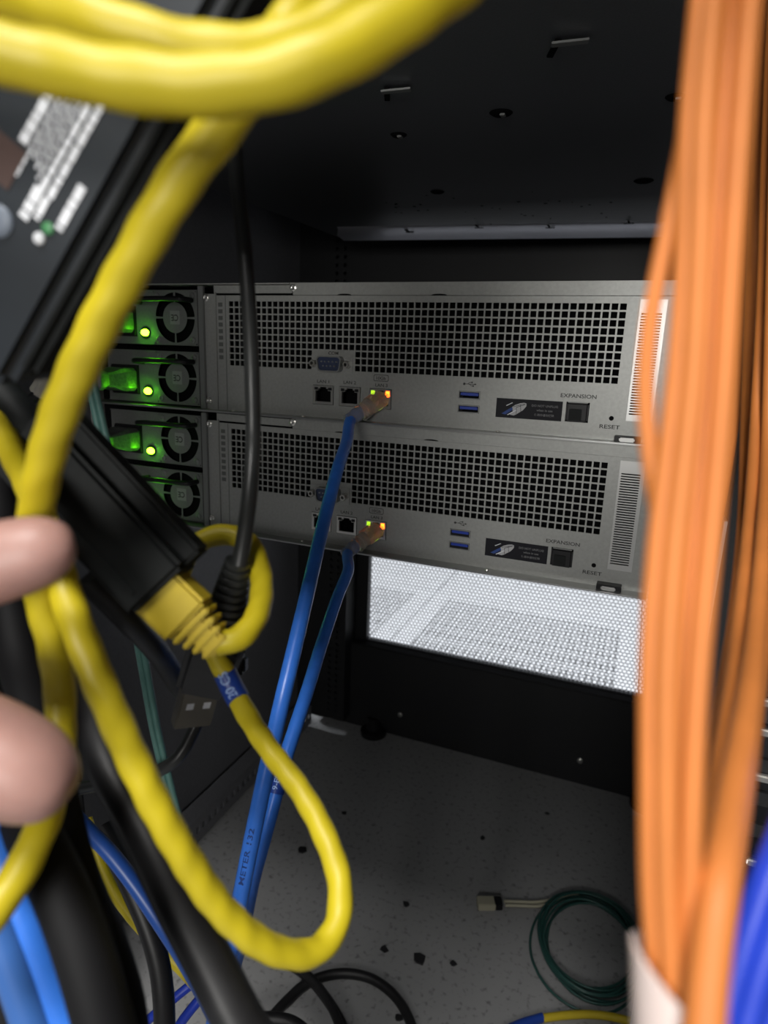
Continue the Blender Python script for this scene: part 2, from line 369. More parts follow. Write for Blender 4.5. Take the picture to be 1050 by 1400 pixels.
for (u, v) in ((560, 318), (655, 312), (752, 312), (860, 306)):
    p = onZ(u, v, ZC - 3.2); bm = B(); bx(bm, p.x - 5, p.x + 5, p.y - 1.2, p.y + 1.2, p.z, p.z + 0.6); bx(bm, p.x - 1, p.x + 1, p.y - 16, p.y - 4, p.z, p.z + 0.6); obj('notch', bm, BLACK_IN, us)
for (u, v, s) in ((685, 154, 1.0), (545, 184, 0.8), (598, 262, .9), (880, 247, 1.1), (924, 132, .8)):
    p = onZ(u, v, ZC); bm = B()
    lathe(bm, p + Vector((0, 0, -1.2)), (0, 0, 1), [(0, 5.4 * s), (1.1, 7.2 * s)], 20)
    o = obj('louvre_dimple', bm, BLACK_IN, us, smooth=40)
    if v < 200:
        bm = B(); box(bm, p + Vector((1.5, -1, -1.9)), (1.6, 2.2, 0.6), ID, 0.3); obj('rivet', bm, STEEL_D, us)
for (u, v) in ((770, 55), (535, 121)):
    p = onZ(u, v, ZC - 0.6); bm = B()
    box(bm, p + Vector((-5, 6, -0.4)), (1.6, 9, 0.5), (Vector((.93, .36, 0)), Vector((-.36, .93, 0)), Z_), 0.2); obj('slot', bm, BLACK_IN, us)
    bm = B(); box(bm, p + Vector((3.5, -1.5, -2.0)), (8.5, 2.2, 0.5), (Vector((.97, .2, .06)), Vector((-.2, .97, 0)), Z_), 0.2); obj('bent_tab', bm, STEEL_D, us)
bm = B()
for k in range(34):
    p = onZ(random.uniform(520, 880), random.gauss(282, 9), ZC); s = random.uniform(.5, 1.6)
    bx(bm, p.x - s, p.x + s, p.y - s, p.y + s, ZC - 0.25, ZC - 0.05)
tag(obj('fleck', bm, BLACK_IN, us), label='dark flecks of chipped paint', kind='stuff')

# ================================================================== STORAGE SERVERS
PT = 4.459; HO = 3.5
def make_server():
    root = thing('storage_server', (76, 250, -76), 'upper grey storage server with perforated rear panel and green lit power supplies', 'server', 'storage servers stacked in the rack')
    f = lambda a, b, d: Vector((a, d, b))
    # body
    bm = B(); bx(bm, -136, 290, 14, 540, -74, 12.6); obj('body', bm, BLACK_IN, root)
    bm = B(); bx(bm, -137, 291, 0.6, 540, 12.6, 13.8); bx(bm, -137, -135.6, 0.6, 540, -75, 12.6); bx(bm, 290, 291.2, 0.6, 540, -75, 12.6); bx(bm, -137, 291, 1, 540, -75, -74.2); obj('shell', bm, STEEL, root)
    # rear panel with the square holes
    gx0, gx1 = -HO / 2, 58 * PT + HO / 2
    xs = [-13.0]; zs = []
    for i in range(59): xs += [i * PT - HO / 2, i * PT + HO / 2]
    xs.append(265.6)
    for j in range(9, -1, -1): zs += [-j * PT - HO / 2, -j * PT + HO / 2]
    zs = [-42.2 - 0.6] + zs[0:] + [5.6]; zs[0] = -42.6
    def filled(i, j):
        if i % 2 == 1 and j % 2 == 1:
            c = (i - 1) // 2; r = 9 - (j - 1) // 2
            return r >= 7 and 15 <= c <= 21
        return True
    bm = B(); plate(bm, xs, zs, filled, f, 1.0); tag(obj('vent_panel', bm, STEEL, root), label='panel of square vent holes')
    lan = [(65.3, 81.1, -65.1, -52.1), (85.2, 100.9, -65.2, -52.1), (107.2, 123.0, -65.3, -52.2)]
    usb = [(167.7, 181.6, -55.6, -50.5), (167.7, 181.6, -64.1, -59.0)]
    bm = B(); rect_plate(bm, -13.0, 265.6, -75, -42.6, lan + usb + [(233.4, 246.6, -65, -53.4)], f, 1.0); tag(obj('port_panel', bm, STEEL, root), label='plain lower strip of the rear panel carrying the ports')
    # top lip and lines
    bm = B(); bx(bm, 50, 291, -1.2, 0.6, 5.8, 13.4, 0.3); obj('lid_lip', bm, STEEL, root)
    bm = B(); bx(bm, -14, 49, -0.5, 0.6, 7.0, 12.2, 0.2); bx(bm, -136, 47, -1.0, 0.4, 12.8, 13.6, 0.1); obj('lid_tab', bm, STEEL, root)
    for x in (88, 152):
        bm = B(); pts = [(x + 5 * math.cos(q), -1.26, 5.8 + 0.9 * math.sin(q)) for q in [math.pi * k / 8 for k in range(9)]]; prism(bm, pts, (0, 0.1, 0)); obj('finger_notch', bm, BLACK_IN, root)
    # left flange between power supplies and panel
    bm = B(); bx(bm, -22.4, -13, 0, 1.2, -75, 6.6); bx(bm, -13.2, -12.2, -1.0, 0.6, -75, 8, 0.2); obj('flange', bm, STEEL, root)
    bm = B(); bx(bm, -27.2, -22.4, -1.6, 1.2, -75, 12, 0.4); obj('power_bay_frame', bm, STEEL_D, root)
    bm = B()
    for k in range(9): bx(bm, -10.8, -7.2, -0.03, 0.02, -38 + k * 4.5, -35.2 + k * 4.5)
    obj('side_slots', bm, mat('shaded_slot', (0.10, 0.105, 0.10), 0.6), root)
    bm = B(); bx(bm, -5.0, -4.4, -0.25, 0.02, -75, 5.5); obj('fold_line', bm, STEEL_D, root)
    # bottom ledge
    bm = B(); bx(bm, -137, 291, -10, 1, -74.95, -73.9, 0.3); obj('bottom_ledge', bm, mat('ledge_steel', (0.36, 0.365, 0.36), 0.3, 0.8), root)
    for x in (3, 60, 195):
        bm = B(); lathe(bm, (x, -4, -73.9), (0, 0, 1), [(0, 1.3), (0.8, 1.1)], 12); obj('ledge_screw', bm, NICKEL, root, smooth=40)
    for (x, z) in ((-20.7, 4.0), (-20.5, -68), (50.5, 10.4)):
        bm = B(); lathe(bm, (x, -1.2 if x > 0 else 0, z), (0, -1, 0), [(0, 2.5), (0.7, 2.4), (1.1, 1.5), (0.7, 0.9)], 18); obj('screw', bm, NICKEL, root, smooth=40)
    # serial port
    c = Vector((79.6, 0, -37.8)); bm = B(); bx(bm, c.x - 15.4, c.x + 15.4, -0.7, 0, c.z - 6.1, c.z + 6.1, 0.3); com = obj('serial_port', bm, STEEL, root)
    def dshape(w_, h_, sk, y):
        pts = []
        for (sx, sz) in ((1, 1), (-1, 1), (-1, -1), (1, -1)):
            x = sx * (w_ - (sk if sz < 0 else 0)); z = sz * h_
            cx, cz = x - sx * 2.2, z - sz * 2.2; q0 = math.atan2(sz, sx) - math.pi / 4
            for k in range(5): q = q0 + math.pi / 2 * k / 4; pts.append((c.x + cx + 2.2 * math.cos(q), y, c.z + cz + 2.2 * math.sin(q)))
        return pts
    bm = B(); o_, i_ = dshape(9.0, 5.0, .7, -0.7), dshape(8.3, 4.3, .7, -0.7)
    R4 = [[bm.verts.new(p) for p in o_], [bm.verts.new((p[0], -6.0, p[2])) for p in o_], [bm.verts.new((p[0], -6.0, p[2])) for p in i_], [bm.verts.new((p[0], -1.5, p[2])) for p in i_]]
    for a, b in zip(R4, R4[1:]):
        for k in range(20): bm.faces.new((a[k], a[(k + 1) % 20], b[(k + 1) % 20], b[k]))
    bmesh.ops.recalc_face_normals(bm, faces=bm.faces); obj('connector_shell', bm, STEEL_D, com)
    bm = B(); prism(bm, [(p[0], -4.6, p[2]) for p in i_], (0, 3.0, 0)); obj('pin_block', bm, NAVY_PL, com)
    bm = B()
    for k in range(5): lathe(bm, (c.x - 5.5 + 2.75 * k, -4.6, c.z + 1.4), (0, -1, 0), [(0, .5), (1.1, .45)], 8)
    for k in range(4): lathe(bm, (c.x - 4.1 + 2.75 * k, -4.6, c.z - 1.4), (0, -1, 0), [(0, .5), (1.1, .45)], 8)
    obj('pins', bm, NICKEL, com)
    for sx in (-1, 1):
        bm = B(); lathe(bm, (c.x + sx * 12.4, -0.7, c.z), (0, -1, 0), [(0, 2.5), (4.6, 2.5), (5.2, 2.1), (5.2, 1.2), (3, 1.1)], 6, caps=False); obj('standoff_screw', bm, NICKEL, com)
    # network ports
    for k, (x0, x1, z0, z1) in enumerate(lan):
        bm = B(); w_ = x1 - x0
        op = [(x0 + 2.1, x1 - 2.1, z0 + 2.0, z1 - 3.6), (x0 + 4.2, x1 - 4.2, z1 - 3.6, z1 - 2.2), (x0 + 5.6, x1 - 5.6, z1 - 2.2, z1 - 1.2)]
        rect_plate(bm, x0 + .3, x1 - .3, z0 + .3, z1 - .3, op, lambda a, b, d: Vector((a, -0.4 + d, b)), 2.5)
        pt = obj('network_port', bm, NICKEL, root)
        bm = B(); bx(bm, x0 + .3, x1 - .3, 10, 12, z0 + .3, z1 - .3); bx(bm, x0, x0 + .5, 1, 12, z0, z1); bx(bm, x1 - .5, x1, 1, 12, z0, z1); bx(bm, x0, x1, 1, 12, z1 - .5, z1); bx(bm, x0, x1, 1, 12, z0, z0 + .5); obj('port_cavity', bm, BLACK_IN, pt)
        for sx, lm in ((0, LED_Y), (1, LED_O)):
            xa = x0 + 1.4 if sx == 0 else x1 - 4.0
            bm = B(); bx(bm, xa, xa + 2.6, -0.75, 0.4, z1 - 3.2, z1 - 1.4, 0.15)
            if k == 2: bx(bm, xa, xa + 2.6, -0.9, 0.4, z1 - 5.0, z1 - 3.3, 0.15)
            obj('link_light', bm, lm if k == 2 else BLACK_PL, pt)
        if k < 2: ptext('port_label', 'LAN %d' % (k + 1), 9.2, 2.1, (x0 + x1) / 2 - 0.2, -49.6 + .3 * k, PRINT_K, root)
    ptext('port_label', 'LAN 3', 8.6, 2.0, 115.6, -50.0, PRINT_K, root)
    ptext('port_label', 'COM', 7.4, 2.2, 80.3, -31.0 + .2, PRINT_K, root)
    bm = B()
    def rrect(w_, h_, r_, n_=5):
        o = []
        for (sx, sz, q0) in ((1, 1, 0), (-1, 1, 90), (-1, -1, 180), (1, -1, 270)):
            for k in range(n_): q = math.radians(q0 + 90 * k / (n_ - 1)); o.append((sx * (w_ - r_) + r_ * math.cos(q), sz * (h_ - r_) + r_ * math.sin(q)))
        return o
    a, b = rrect(5.3, 2.1, 1.0), rrect(4.95, 1.75, .8); va = [bm.verts.new((115.2 + p, -0.05, -45.4 + q)) for p, q in a]; vb = [bm.verts.new((115.2 + p, -0.05, -45.4 + q)) for p, q in b]
    for k in range(len(a)): bm.faces.new((va[k], vb[k], vb[(k + 1) % len(a)], va[(k + 1) % len(a)]))
    join(bm, text_bm('10Gb', 6.6, 2.1, (115.2, -0.02, -45.5), X_, Z_)); obj('speed_mark', bm, PRINT_K, root)
    # usb ports
    for (x0, x1, z0, z1) in usb:
        bm = B(); rect_plate(bm, x0 + .1, x1 - .1, z0 + .1, z1 - .1, [(x0 + .7, x1 - .7, z0 + .7, z1 - .7)], lambda a, b, d: Vector((a, -0.3 + d, b)), 9.0); u = obj('usb_port', bm, STEEL_D, root)
        bm = B(); bx(bm, x0 + .3, x1 - .3, 8.7, 9.4, z0 + .3, z1 - .3); obj('port_cavity', bm, BLACK_IN, u)
        bm = B(); bx(bm, x0 + 1.3, x1 - 1.3, 0.2, 8.4, (z0 + z1) / 2 - .3, z1 - 1.1, 0.1); obj('tongue', bm, USB_B, u)
    bm = B(); cx, cz = 174.6, -46.3     # the trident mark
    bx(bm, cx - 3.4, cx + 3, -0.06, -0.02, cz - .16, cz + .16); lathe(bm, (cx - 3.6, -0.02, cz), (0, -1, 0), [(0, .75), (.04, .75)], 12)
    prism(bm, [(cx + 3, -0.06, cz - .6), (cx + 4.3, -0.06, cz), (cx + 3, -0.06, cz + .6)], (0, .04, 0))
    box(bm, (cx - .8, -0.04, cz + .55), (.85, .02, .14), (Vector((.8, 0, .6)), Y_, Vector((-.6, 0, .8)))); bx(bm, cx - .2, cx + 1.2, -0.06, -0.02, cz + .95, cz + 1.25); lathe(bm, (cx + 1.3, -0.02, cz + 1.1), (0, -1, 0), [(0, .5), (.04, .5)], 10)
    box(bm, (cx + .3, -0.04, cz - .55), (.85, .02, .14), (Vector((.8, 0, -.6)), Y_, Vector((.6, 0, .8)))); bx(bm, cx + .9, cx + 2.0, -0.06, -0.02, cz - 1.2, cz - .9); bx(bm, cx + 1.7, cx + 2.6, -0.06, -0.02, cz - 1.5, cz - .6)
    obj('usb_mark', bm, PRINT_K, root)
    # sticker with plug drawing
    bm = B(); bx(bm, 192, 231.4, -0.12, 0, -65.2, -53.6); st = obj('warning_sticker', bm, STICK, root)
    y = -0.16
    def poly(pts, mt, nm, yy): bm = B(); prism(bm, [(192 + a, yy, -65.2 + b) for a, b in pts], (0, .03, 0)); obj(nm, bm, mt, st)
    poly([(8.5, 2.0), (11, 1.6), (12.6, 2.4), (16.5, 5.2), (18.3, 7.6), (18.2, 9.2), (17, 9.6), (14.5, 9.2), (11.5, 8.0), (9.6, 6.5), (9.8, 5.0), (10.5, 4.2)], mat('plug_print', (.42, .42, .43), .6), 'plug_drawing', y)
    poly([(3.6, 2.4), (6, 1.9), (10.4, 5.0), (9.8, 6.6), (8.2, 5.6)], PRINT_B, 'blue_stroke', y - .04)
    poly([(6, 7.4), (6.4, 7.1), (10, 9.1), (9.7, 9.4)], PRINT_W, 'white_stroke', y - .04)
    poly([(7, 1.9), (7.5, 1.6), (12.6, 4.8), (12.2, 5.1)], PRINT_W, 'white_stroke', y - .08)
    bm = B()
    for a, b in (((10.6, 6.9), (17.4, 9.0)), ((12.6, 2.6), (12.4, 6.6)), ((15.2, 4.4), (14.8, 8.0)), ((12.4, 6.6), (17.6, 8.6))):
        dx, dz = b[0] - a[0], b[1] - a[1]; l = math.hypot(dx, dz); ux = Vector((dx / l, 0, dz / l)); box(bm, (192 + (a[0] + b[0]) / 2, y - .06, -65.2 + (a[1] + b[1]) / 2), (l / 2, .02, .13), (ux, Y_, Vector((-ux.z, 0, ux.x))))
    obj('drawing_lines', bm, STICK, st)
    for s_, w_, h_, z in (('DO NOT UNPLUG', 15.4, 1.35, -56.9), ('when in use', 9.4, 1.35, -59.5), ('\u4f7f\u7528\u4e2d\u8bf7\u52ff\u62d4\u9664', 11.6, 1.6, -62.3)):
        o = ptext('sticker_text', s_, w_, h_, 221.2, z, PRINT_G, st, y=-0.14)
    # expansion socket with black cover
    bm = B(); box(bm, (240.0, -1.0, -59.2), (6.4, 1.6, 5.7), ID, 1.1, 3); ex = obj('expansion_cover', bm, BLACK_PL, root, smooth=40)
    bm = B(); box(bm, (239.2, -2.8, -60.6), (3.6, .5, 3.4), ID, .4); obj('grip', bm, BLACK_MATT, ex)
    bm = B(); bx(bm, 234.4, 245.8, -2.0, -.2, -53.7, -53.3); obj('cover_edge', bm, STEEL_D, ex)
    ptext('port_label', 'EXPANSION', 20.2, 2.3, 239.8, -49.9, PRINT_K, root)
    bm = B(); lathe(bm, (259.3, 0.02, -61.4), (0, -1, 0), [(0, 1.35), (.08, 1.35)], 20); obj('reset_hole', bm, BLACK_IN, root)
    ptext('port_label', 'RESET', 11.2, 2.3, 258.9, -66.3, PRINT_K, root)
    # slotted vent strip and end plate
    bm = B(); bx(bm, 265.6, 291, 0, 1, -75, 5.6); obj('end_plate', bm, STEEL, root)
    bm = B(); n = 37; p = 56.0 / n; zs = [-62.2]
    for k in range(n): zs += [-59.0 + p * k + .38, -59.0 + p * k + p - .38]
    zs.append(3.8)
    plate(bm, [267.2, 268.4, 278.9, 281.0], zs, lambda i, j: not (i == 1 and j % 2 == 1), lambda a, b, d: Vector((a, -0.9 + d, b)), 0.9)
    vs_ = obj('vent_strip', bm, STEEL_B, root); bm = B(); bx(bm, 268.2, 279.1, -0.12, 0.02, -59.4, -2.6); obj('slot_backing', bm, BLACK_IN, vs_)
    bm = B(); bx(bm, 262.4, 276.6, -7, 0.2, -73.9, -70.6, 0.3); la = obj('latch', bm, BLACK_PL, root)
    bm = B(); bx(bm, 265, 273.4, -8.2, -6.5, -73.6, -71.2, 0.6); obj('latch_tongue', bm, STEEL_B, la)
    # power supplies
    for kz in (0, 1):
        z = -10.0 - 43.0 * kz; z0, z1 = z - 19.4, z + 19.2; xl, xr = -115.0, -27.6; fx = -48.8
        bm = B(); sk = (-112.0, -84.5, z - 14, z + 8)
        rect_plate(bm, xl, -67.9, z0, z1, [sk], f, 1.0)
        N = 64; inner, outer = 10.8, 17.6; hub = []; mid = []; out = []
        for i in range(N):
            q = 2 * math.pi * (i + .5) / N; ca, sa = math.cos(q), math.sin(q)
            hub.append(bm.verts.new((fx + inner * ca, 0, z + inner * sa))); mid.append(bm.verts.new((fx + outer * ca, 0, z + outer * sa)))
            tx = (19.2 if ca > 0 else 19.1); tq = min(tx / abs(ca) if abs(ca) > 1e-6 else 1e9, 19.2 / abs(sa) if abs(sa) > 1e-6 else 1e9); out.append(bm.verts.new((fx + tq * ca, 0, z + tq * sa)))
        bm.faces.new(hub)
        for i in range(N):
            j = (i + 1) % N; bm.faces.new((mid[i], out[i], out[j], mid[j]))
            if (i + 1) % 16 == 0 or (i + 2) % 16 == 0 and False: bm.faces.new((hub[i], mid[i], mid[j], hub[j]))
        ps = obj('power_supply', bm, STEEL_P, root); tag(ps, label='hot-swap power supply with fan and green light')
        bm = B(); lathe(bm, (fx, 4.2, z), (0, 1, 0), [(0, 18.6), (.5, 18.6)], 32); obj('fan_recess', bm, BLACK_IN, ps)
        bm = B(); bx(bm, fx - 4.3, fx + 4.3, -0.12, -0.02, z - 4.6, z + 4.9, 0); hs = obj('hub_sticker', bm, mat('grey_hub_sticker', (.27, .275, .27), .5), ps)
        bm = text_bm('CE', 6.4, 4.6, (fx - .2, -0.14, z), -X_, -Z_, depth=0.06); 
        for v in bm.verts: v.co.y = -0.2
        obj('approval_mark', bm, PRINT_K, ps)
        bm = B(); bx(bm, xr - 1.0, xr, -1.6, .5, z0, z1, .2); bx(bm, xl, xr, -.8, .5, z1 - .7, z1); bx(bm, xl, xr, -.6, .5, z0, z0 + .6); obj('rim', bm, STEEL_P, ps)
        for sx, sz in ((-1, -1), (1, -1), (1, 1), (-1, 1)):
            bm = B(); lathe(bm, (fx + sx * 15.6, 0, z + sz * 15.4), (0, -1, 0), [(0, 2.3), (.6, 2.2), (.9, 1.2), (.5, .8)], 14); obj('screw', bm, STEEL_D, ps, smooth=40)
        # handle
        hp = [(-80, 0, z + 10.6), (-80, -9, z + 11.2), (-78, -11.5, z + 11.6), (-60, -12.4, z + 12.2), (-40, -12, z + 12.2), (-34, -10, z + 12.2), (-33, -1, z + 12.2)]
        bm = B(); sweep(bm, spline(hp, 2), 1.9, 10); obj('handle', bm, BLACK_PL, ps, smooth=60)
        # status light in its bezel
        lx, lz = -76.2, z - 11.0
        bm = B(); lathe(bm, (lx, -0.1, lz), (0, -1, 0), [(0, 4.6), (.5, 4.5), (.7, 3.9)], 20); obj('light_bezel', bm, BLACK_PL, ps, smooth=40)
        bm = B(); lathe(bm, (lx, -0.7, lz), (0, -1, 0), [(0, 3.5), (1.0, 3.2), (1.7, 2.2), (2.0, .7)], 18)
        for v in bm.verts: v.co.z = lz + (v.co.z - lz) * .72
        obj('status_light', bm, LED_G, ps, smooth=60)
        bm = B(); bx(bm, sk[0], sk[1], -1.4, 9, sk[2], sk[3], 1.0); obj('socket', bm, BLACK_PL, ps)
    return root
srv = make_server()
dup(srv, (0, 0, -88.9), 'lower grey storage server with perforated rear panel and two blue-cabled ports in view above the door mesh')
for o in bpy.data.objects:
    if o.get('category') == 'server' and o.name == 'storage_server.001': o['label'] = 'lower grey storage server, its bottom edge above the bright door mesh'

# ------------------------------------------------------------------ power cords with plugs
CG = 'power cords in the storage servers'
def power_cord(z, label, pts):
    t = thing('power_cord', (-98, -30, z - 9), label, 'power cord', CG)
    bm = B(); cx, cz = -98.2, z - 3.0
    secs = [(-1.4, 12.2, 8.6), (-9, 12.2, 8.6), (-12, 11.2, 8.0), (-20, 8.0, 5.4), (-24, 7.4, 5.0), (-31, 9.6, 7.2), (-34, 9.4, 7.0), (-38, 4.2, 4.0)]
    rings = []
    for y, hx, hz in secs:
        c = min(hx, hz) * .3; pts8 = [(hx, -hz + c), (hx, hz - c), (hx - c, hz), (-hx + c, hz), (-hx, hz - c), (-hx, -hz + c), (-hx + c, -hz), (hx - c, -hz)]
        rings.append([bm.verts.new((cx + a, y, cz + b)) for a, b in pts8])
    for a, b in zip(rings, rings[1:]):
        for k in range(8): bm.faces.new((a[k], b[k], b[(k + 1) % 8], a[(k + 1) % 8]))
    bm.faces.new(rings[0]); bm.faces.new(list(reversed(rings[-1]))); bmesh.ops.recalc_face_normals(bm, faces=bm.faces)
    obj('plug', bm, mat('dark_plug_rubber', (0.07, 0.07, 0.07), 0.4, 0, 0.3, 500, 0.3), t, smooth=25)
    tube('cord', [(cx, -37, cz), (cx - 3, -48, cz - 2)] + [(cx + a, b, cz + c) for a, b, c in pts], 3.6, BLACK_CAB, t, 12, 4)
power_cord(-10, 'black power cord in the topmost green lit power supply', [(-40, -50, -12), (-78, -46, -40), (-84, -40, -200), (-86, -30, -690)])
power_cord(-53, 'black power cord in the second green lit power supply from the top', [(-34, -52, -12), (-64, -46, -40), (-70, -40, -200), (-72, -30, -648)])
power_cord(-98.9, 'black power cord in the third green lit power supply from the top', [(-28, -54, -12), (-50, -46, -40), (-56, -40, -200), (-58, -30, -601)])
power_cord(-141.9, 'black power cord in the lowest green lit power supply, behind the yellow plug adapter', [(-22, -56, -12), (-36, -46, -36), (-42, -40, -200), (-44, -30, -559)])

# ================================================================== BLUE CABLES IN THE 10Gb PORTS
def clear_plug(t, base, dirv, dz):
    x, z = 115.1, -58.9 + dz
    d = Vector(dirv).normalized(); side = Vector((1, 0, 0)); side = (side - d * side.dot(d)).normalized(); up = side.cross(d)
    c = Vector((x, -1, z)); axs = (side, d, up)
    bm = B(); box(bm, c + d * 3, (5.6, 7.0, 3.6), axs, .6); o = obj('plug', bm, CLEAR, t)
    bm = B(); box(bm, c + d * 8 + up * 4.6, (2.6, 9, .5), (side, (d + up * .16).normalized(), up), .2); obj('latch', bm, CLEAR, t)
    bm = B(); lathe(bm, c + d * 9, d, [(0, 5.4), (5, 5.0), (5.4, 4.4), (7.2, 4.4), (7.6, 5.0), (9.2, 4.9), (9.6, 4.3), (11.4, 4.3), (11.8, 4.8), (13.4, 4.6), (14, 4.2), (20, 4.0)], 16); obj('strain_relief', bm, CLEAR, t, smooth=30)
    return c + d * 17
def cable_text(t, path_pts, s, at, width, height, r, mt, nm='jacket_print'):
    pth = spline(path_pts, 2); i = int(at * (len(pth) - 1)); p = pth[i]; tg = (pth[i + 1] - pth[i - 1]).normalized()
    if tg.z < 0: tg = -tg
    view = (CAM - p).normalized(); nrm = (view - tg * view.dot(tg)).normalized(); nrm = (nrm - 0.25 * tg.cross(nrm)).normalized(); up = nrm.cross(tg)
    bm = text_bm(s, width, height, p + nrm * (r * 1.015), tg, up, depth=0.05)
    n2 = tg.cross(up)
    for v in bm.verts:               # wrap round the jacket
        a = (v.co - p).dot(up); l = (v.co - p).dot(tg); j = min(range(max(1, i - 30), min(len(pth) - 1, i + 30)), key=lambda k: abs((pth[k] - p).dot(tg) - l))
        q = pth[j] + ((pth[j + 1] - pth[j - 1]).normalized() * (((p + tg * l) - pth[j]).dot((pth[j + 1] - pth[j - 1]).normalized()))); ang = a / r
        v.co = q + (n2 * math.cos(ang) + up * math.sin(ang)) * (r * 1.03)
    return obj(nm, bm, mt, t)
RB = 3.55
dB = (-0.42, -0.78, -0.46)
t = thing('network_cable', onZ(290, 1420, FZ) if False else P(286, 1420, 285), 'bright blue network cable from the upper server, the left one of the blue pair', 'cable', 'blue cables in the server ports')
e = clear_plug(t, None, dB, 0)
pA = [e, e + Vector(dB) * 8, P(474, 604, 388), P(462, 640, 362), P(446, 700, 340), P(425, 790, 312), P(404, 880, 290), P(384, 965, 275), P(364, 1055, 268), P(346, 1140, 268), P(330, 1220, 272), P(313, 1310, 278), P(297, 1380, 284), P(278, 1470, 290)]
tube('jacket', pA, RB, BLUE, t, 16, 2.5, 0.008)
cable_text(t, pA, 'METER 132', 0.70, 26, 2.2, RB, PRINT_B)
t = thing('network_cable', P(320, 1420, 300), 'blue network cable with a navy tag, from the lower server', 'cable', 'blue cables in the server ports')
e = clear_plug(t, None, dB, -88.9)
pB = [e, e + Vector(dB) * 8, P(476, 780, 404), P(462, 815, 386), P(440, 880, 360), P(420, 945, 335), P(402, 1000, 318), P(386, 1050, 306), P(373, 1100, 300), P(357, 1160, 298), P(345, 1205, 300), P(331, 1275, 306), P(318, 1330, 312), P(296, 1440, 320)]
tube('jacket', pB, RB, BLUE, t, 16, 2.5, 0.008)
i0 = [P(382, 1066, 304.2), P(376.5, 1088, 301)]
bm = B(); sweep(bm, spline(pB, 2)[150:150], RB) if False else None; bm.free()
full = spline(pB, 1.0); ks = [k for k, p in enumerate(full) if 1038 < (700 + FPX * (p - CAM).dot(AY) / (p - CAM).dot(AZ)) < 1090]
bm = B(); sweep(bm, full[ks[0]:ks[-1]], RB + .35, 16); tag(obj('tag_sleeve', bm, NAVY, t, smooth=60), label='navy wrap-round tag')
cable_text(t, pB, '9-ES133', (ks[0] + ks[-1]) / 2 / len(full) + .004, 12, 2.6, RB + .4, PRINT_LB, 'tag_print')

# ================================================================== HANGING USB CABLE
t = thing('usb_cable', P(268, 990, 208), 'dark grey USB cable hanging in the middle, plug downwards', 'cable')
tube('jacket', [P(312, -40, 190), P(318, 120, 182), P(323, 240, 178), P(333, 330, 176), P(340, 420, 175), P(345, 520, 176), P(346, 600, 178), P(341, 680, 172), P(333, 740, 168), P(327, 775, 167)], 2.15, GREY_CAB, t, 14, 3)
d0 = (P(296, 900, 188) - P(325, 766, 167)).normalized(); c0 = P(325, 766, 167); Lr = (P(303, 868, 183) - c0).length
side = (AX - d0 * AX.dot(d0)).normalized(); dep = side.cross(d0)
bm = B(); prof = [(0, 2.0)]
nR = 11
for k in range(nR):
    s0 = Lr * k / nR; s1 = Lr * (k + 1) / nR; r0 = 2.7 + 3.6 * k / nR
    prof += [(s0 + .2, r0 + .45), (s0 + (s1 - s0) * .55, r0 + .7), (s0 + (s1 - s0) * .62, r0 - .25), (s1 - .1, r0 - .2)]
rings = []
for s_, r_ in prof:
    rings.append([(c0 + d0 * s_ + side * math.cos(2 * math.pi * k / 20) * r_ + dep * math.sin(2 * math.pi * k / 20) * r_ * .75) for k in range(20)])
rv = [[bm.verts.new(p) for p in r_] for r_ in rings]
for a, b in zip(rv, rv[1:]):
    for k in range(20): bm.faces.new((a[k], a[(k + 1) % 20], b[(k + 1) % 20], b[k]))
bm.faces.new(rv[0]); bm.faces.new(list(reversed(rv[-1]))); bmesh.ops.recalc_face_normals(bm, faces=bm.faces)
tag(obj('strain_relief', bm, GREY_CAB, t, smooth=35), label='ribbed tapering strain relief')
c1 = P(300, 872, 186); c2 = P(277, 938, 204); du = (c2 - c1).normalized(); su = (AX - du * AX.dot(du)).normalized(); pu = su.cross(du)
bm = B(); box(bm, (c1 + c2) / 2, (8.0, (c2 - c1).length / 2 + 1, 4.4), (su, du, pu), 2.0, 3); obj('plug_body', bm, BLACK_PL, t, smooth=40)
c3 = P(274, 940, 204); c4 = P(262, 984, 208); du = (c4 - c3).normalized(); su = (P(295, 946, 206) - P(252, 935, 204)).normalized(); su = (su - du * su.dot(du)).normalized(); pu = su.cross(du); L2 = (c4 - c3).length / 2
tw = (su * .90 + pu * .43 * (1 if pu.dot(AZ) > 0 else -1)).normalized(); su = tw; pu = su.cross(du)
bm = B(); box(bm, (c3 + c4) / 2, (6.0, L2 + 1.5, 2.3), (su, du, pu), .4); sh = obj('metal_shell', bm, mat('aged_nickel', (.15, .14, .115), .34, .75), t)
fc = -1 if pu.dot(AZ) > 0 else 1
for sx in (-1, 1):
    bm = B(); box(bm, (c3 + c4) / 2 + su * (2.7 * sx) + pu * (fc * 2.32) - du * (L2 * .15), (1.15, 1.2, .06), (su, du, pu)); obj('square_hole', bm, PRINT_W, sh)
# small black cable end beside the plug
bm = B(); q0, q1 = P(312, 915, 214), P(330, 902, 214); box(bm, (q0 + q1) / 2, (4, 3.0, 3), (AX, AY, AZ), 1); obj('cord_tie', bm, BLACK_PL, t)

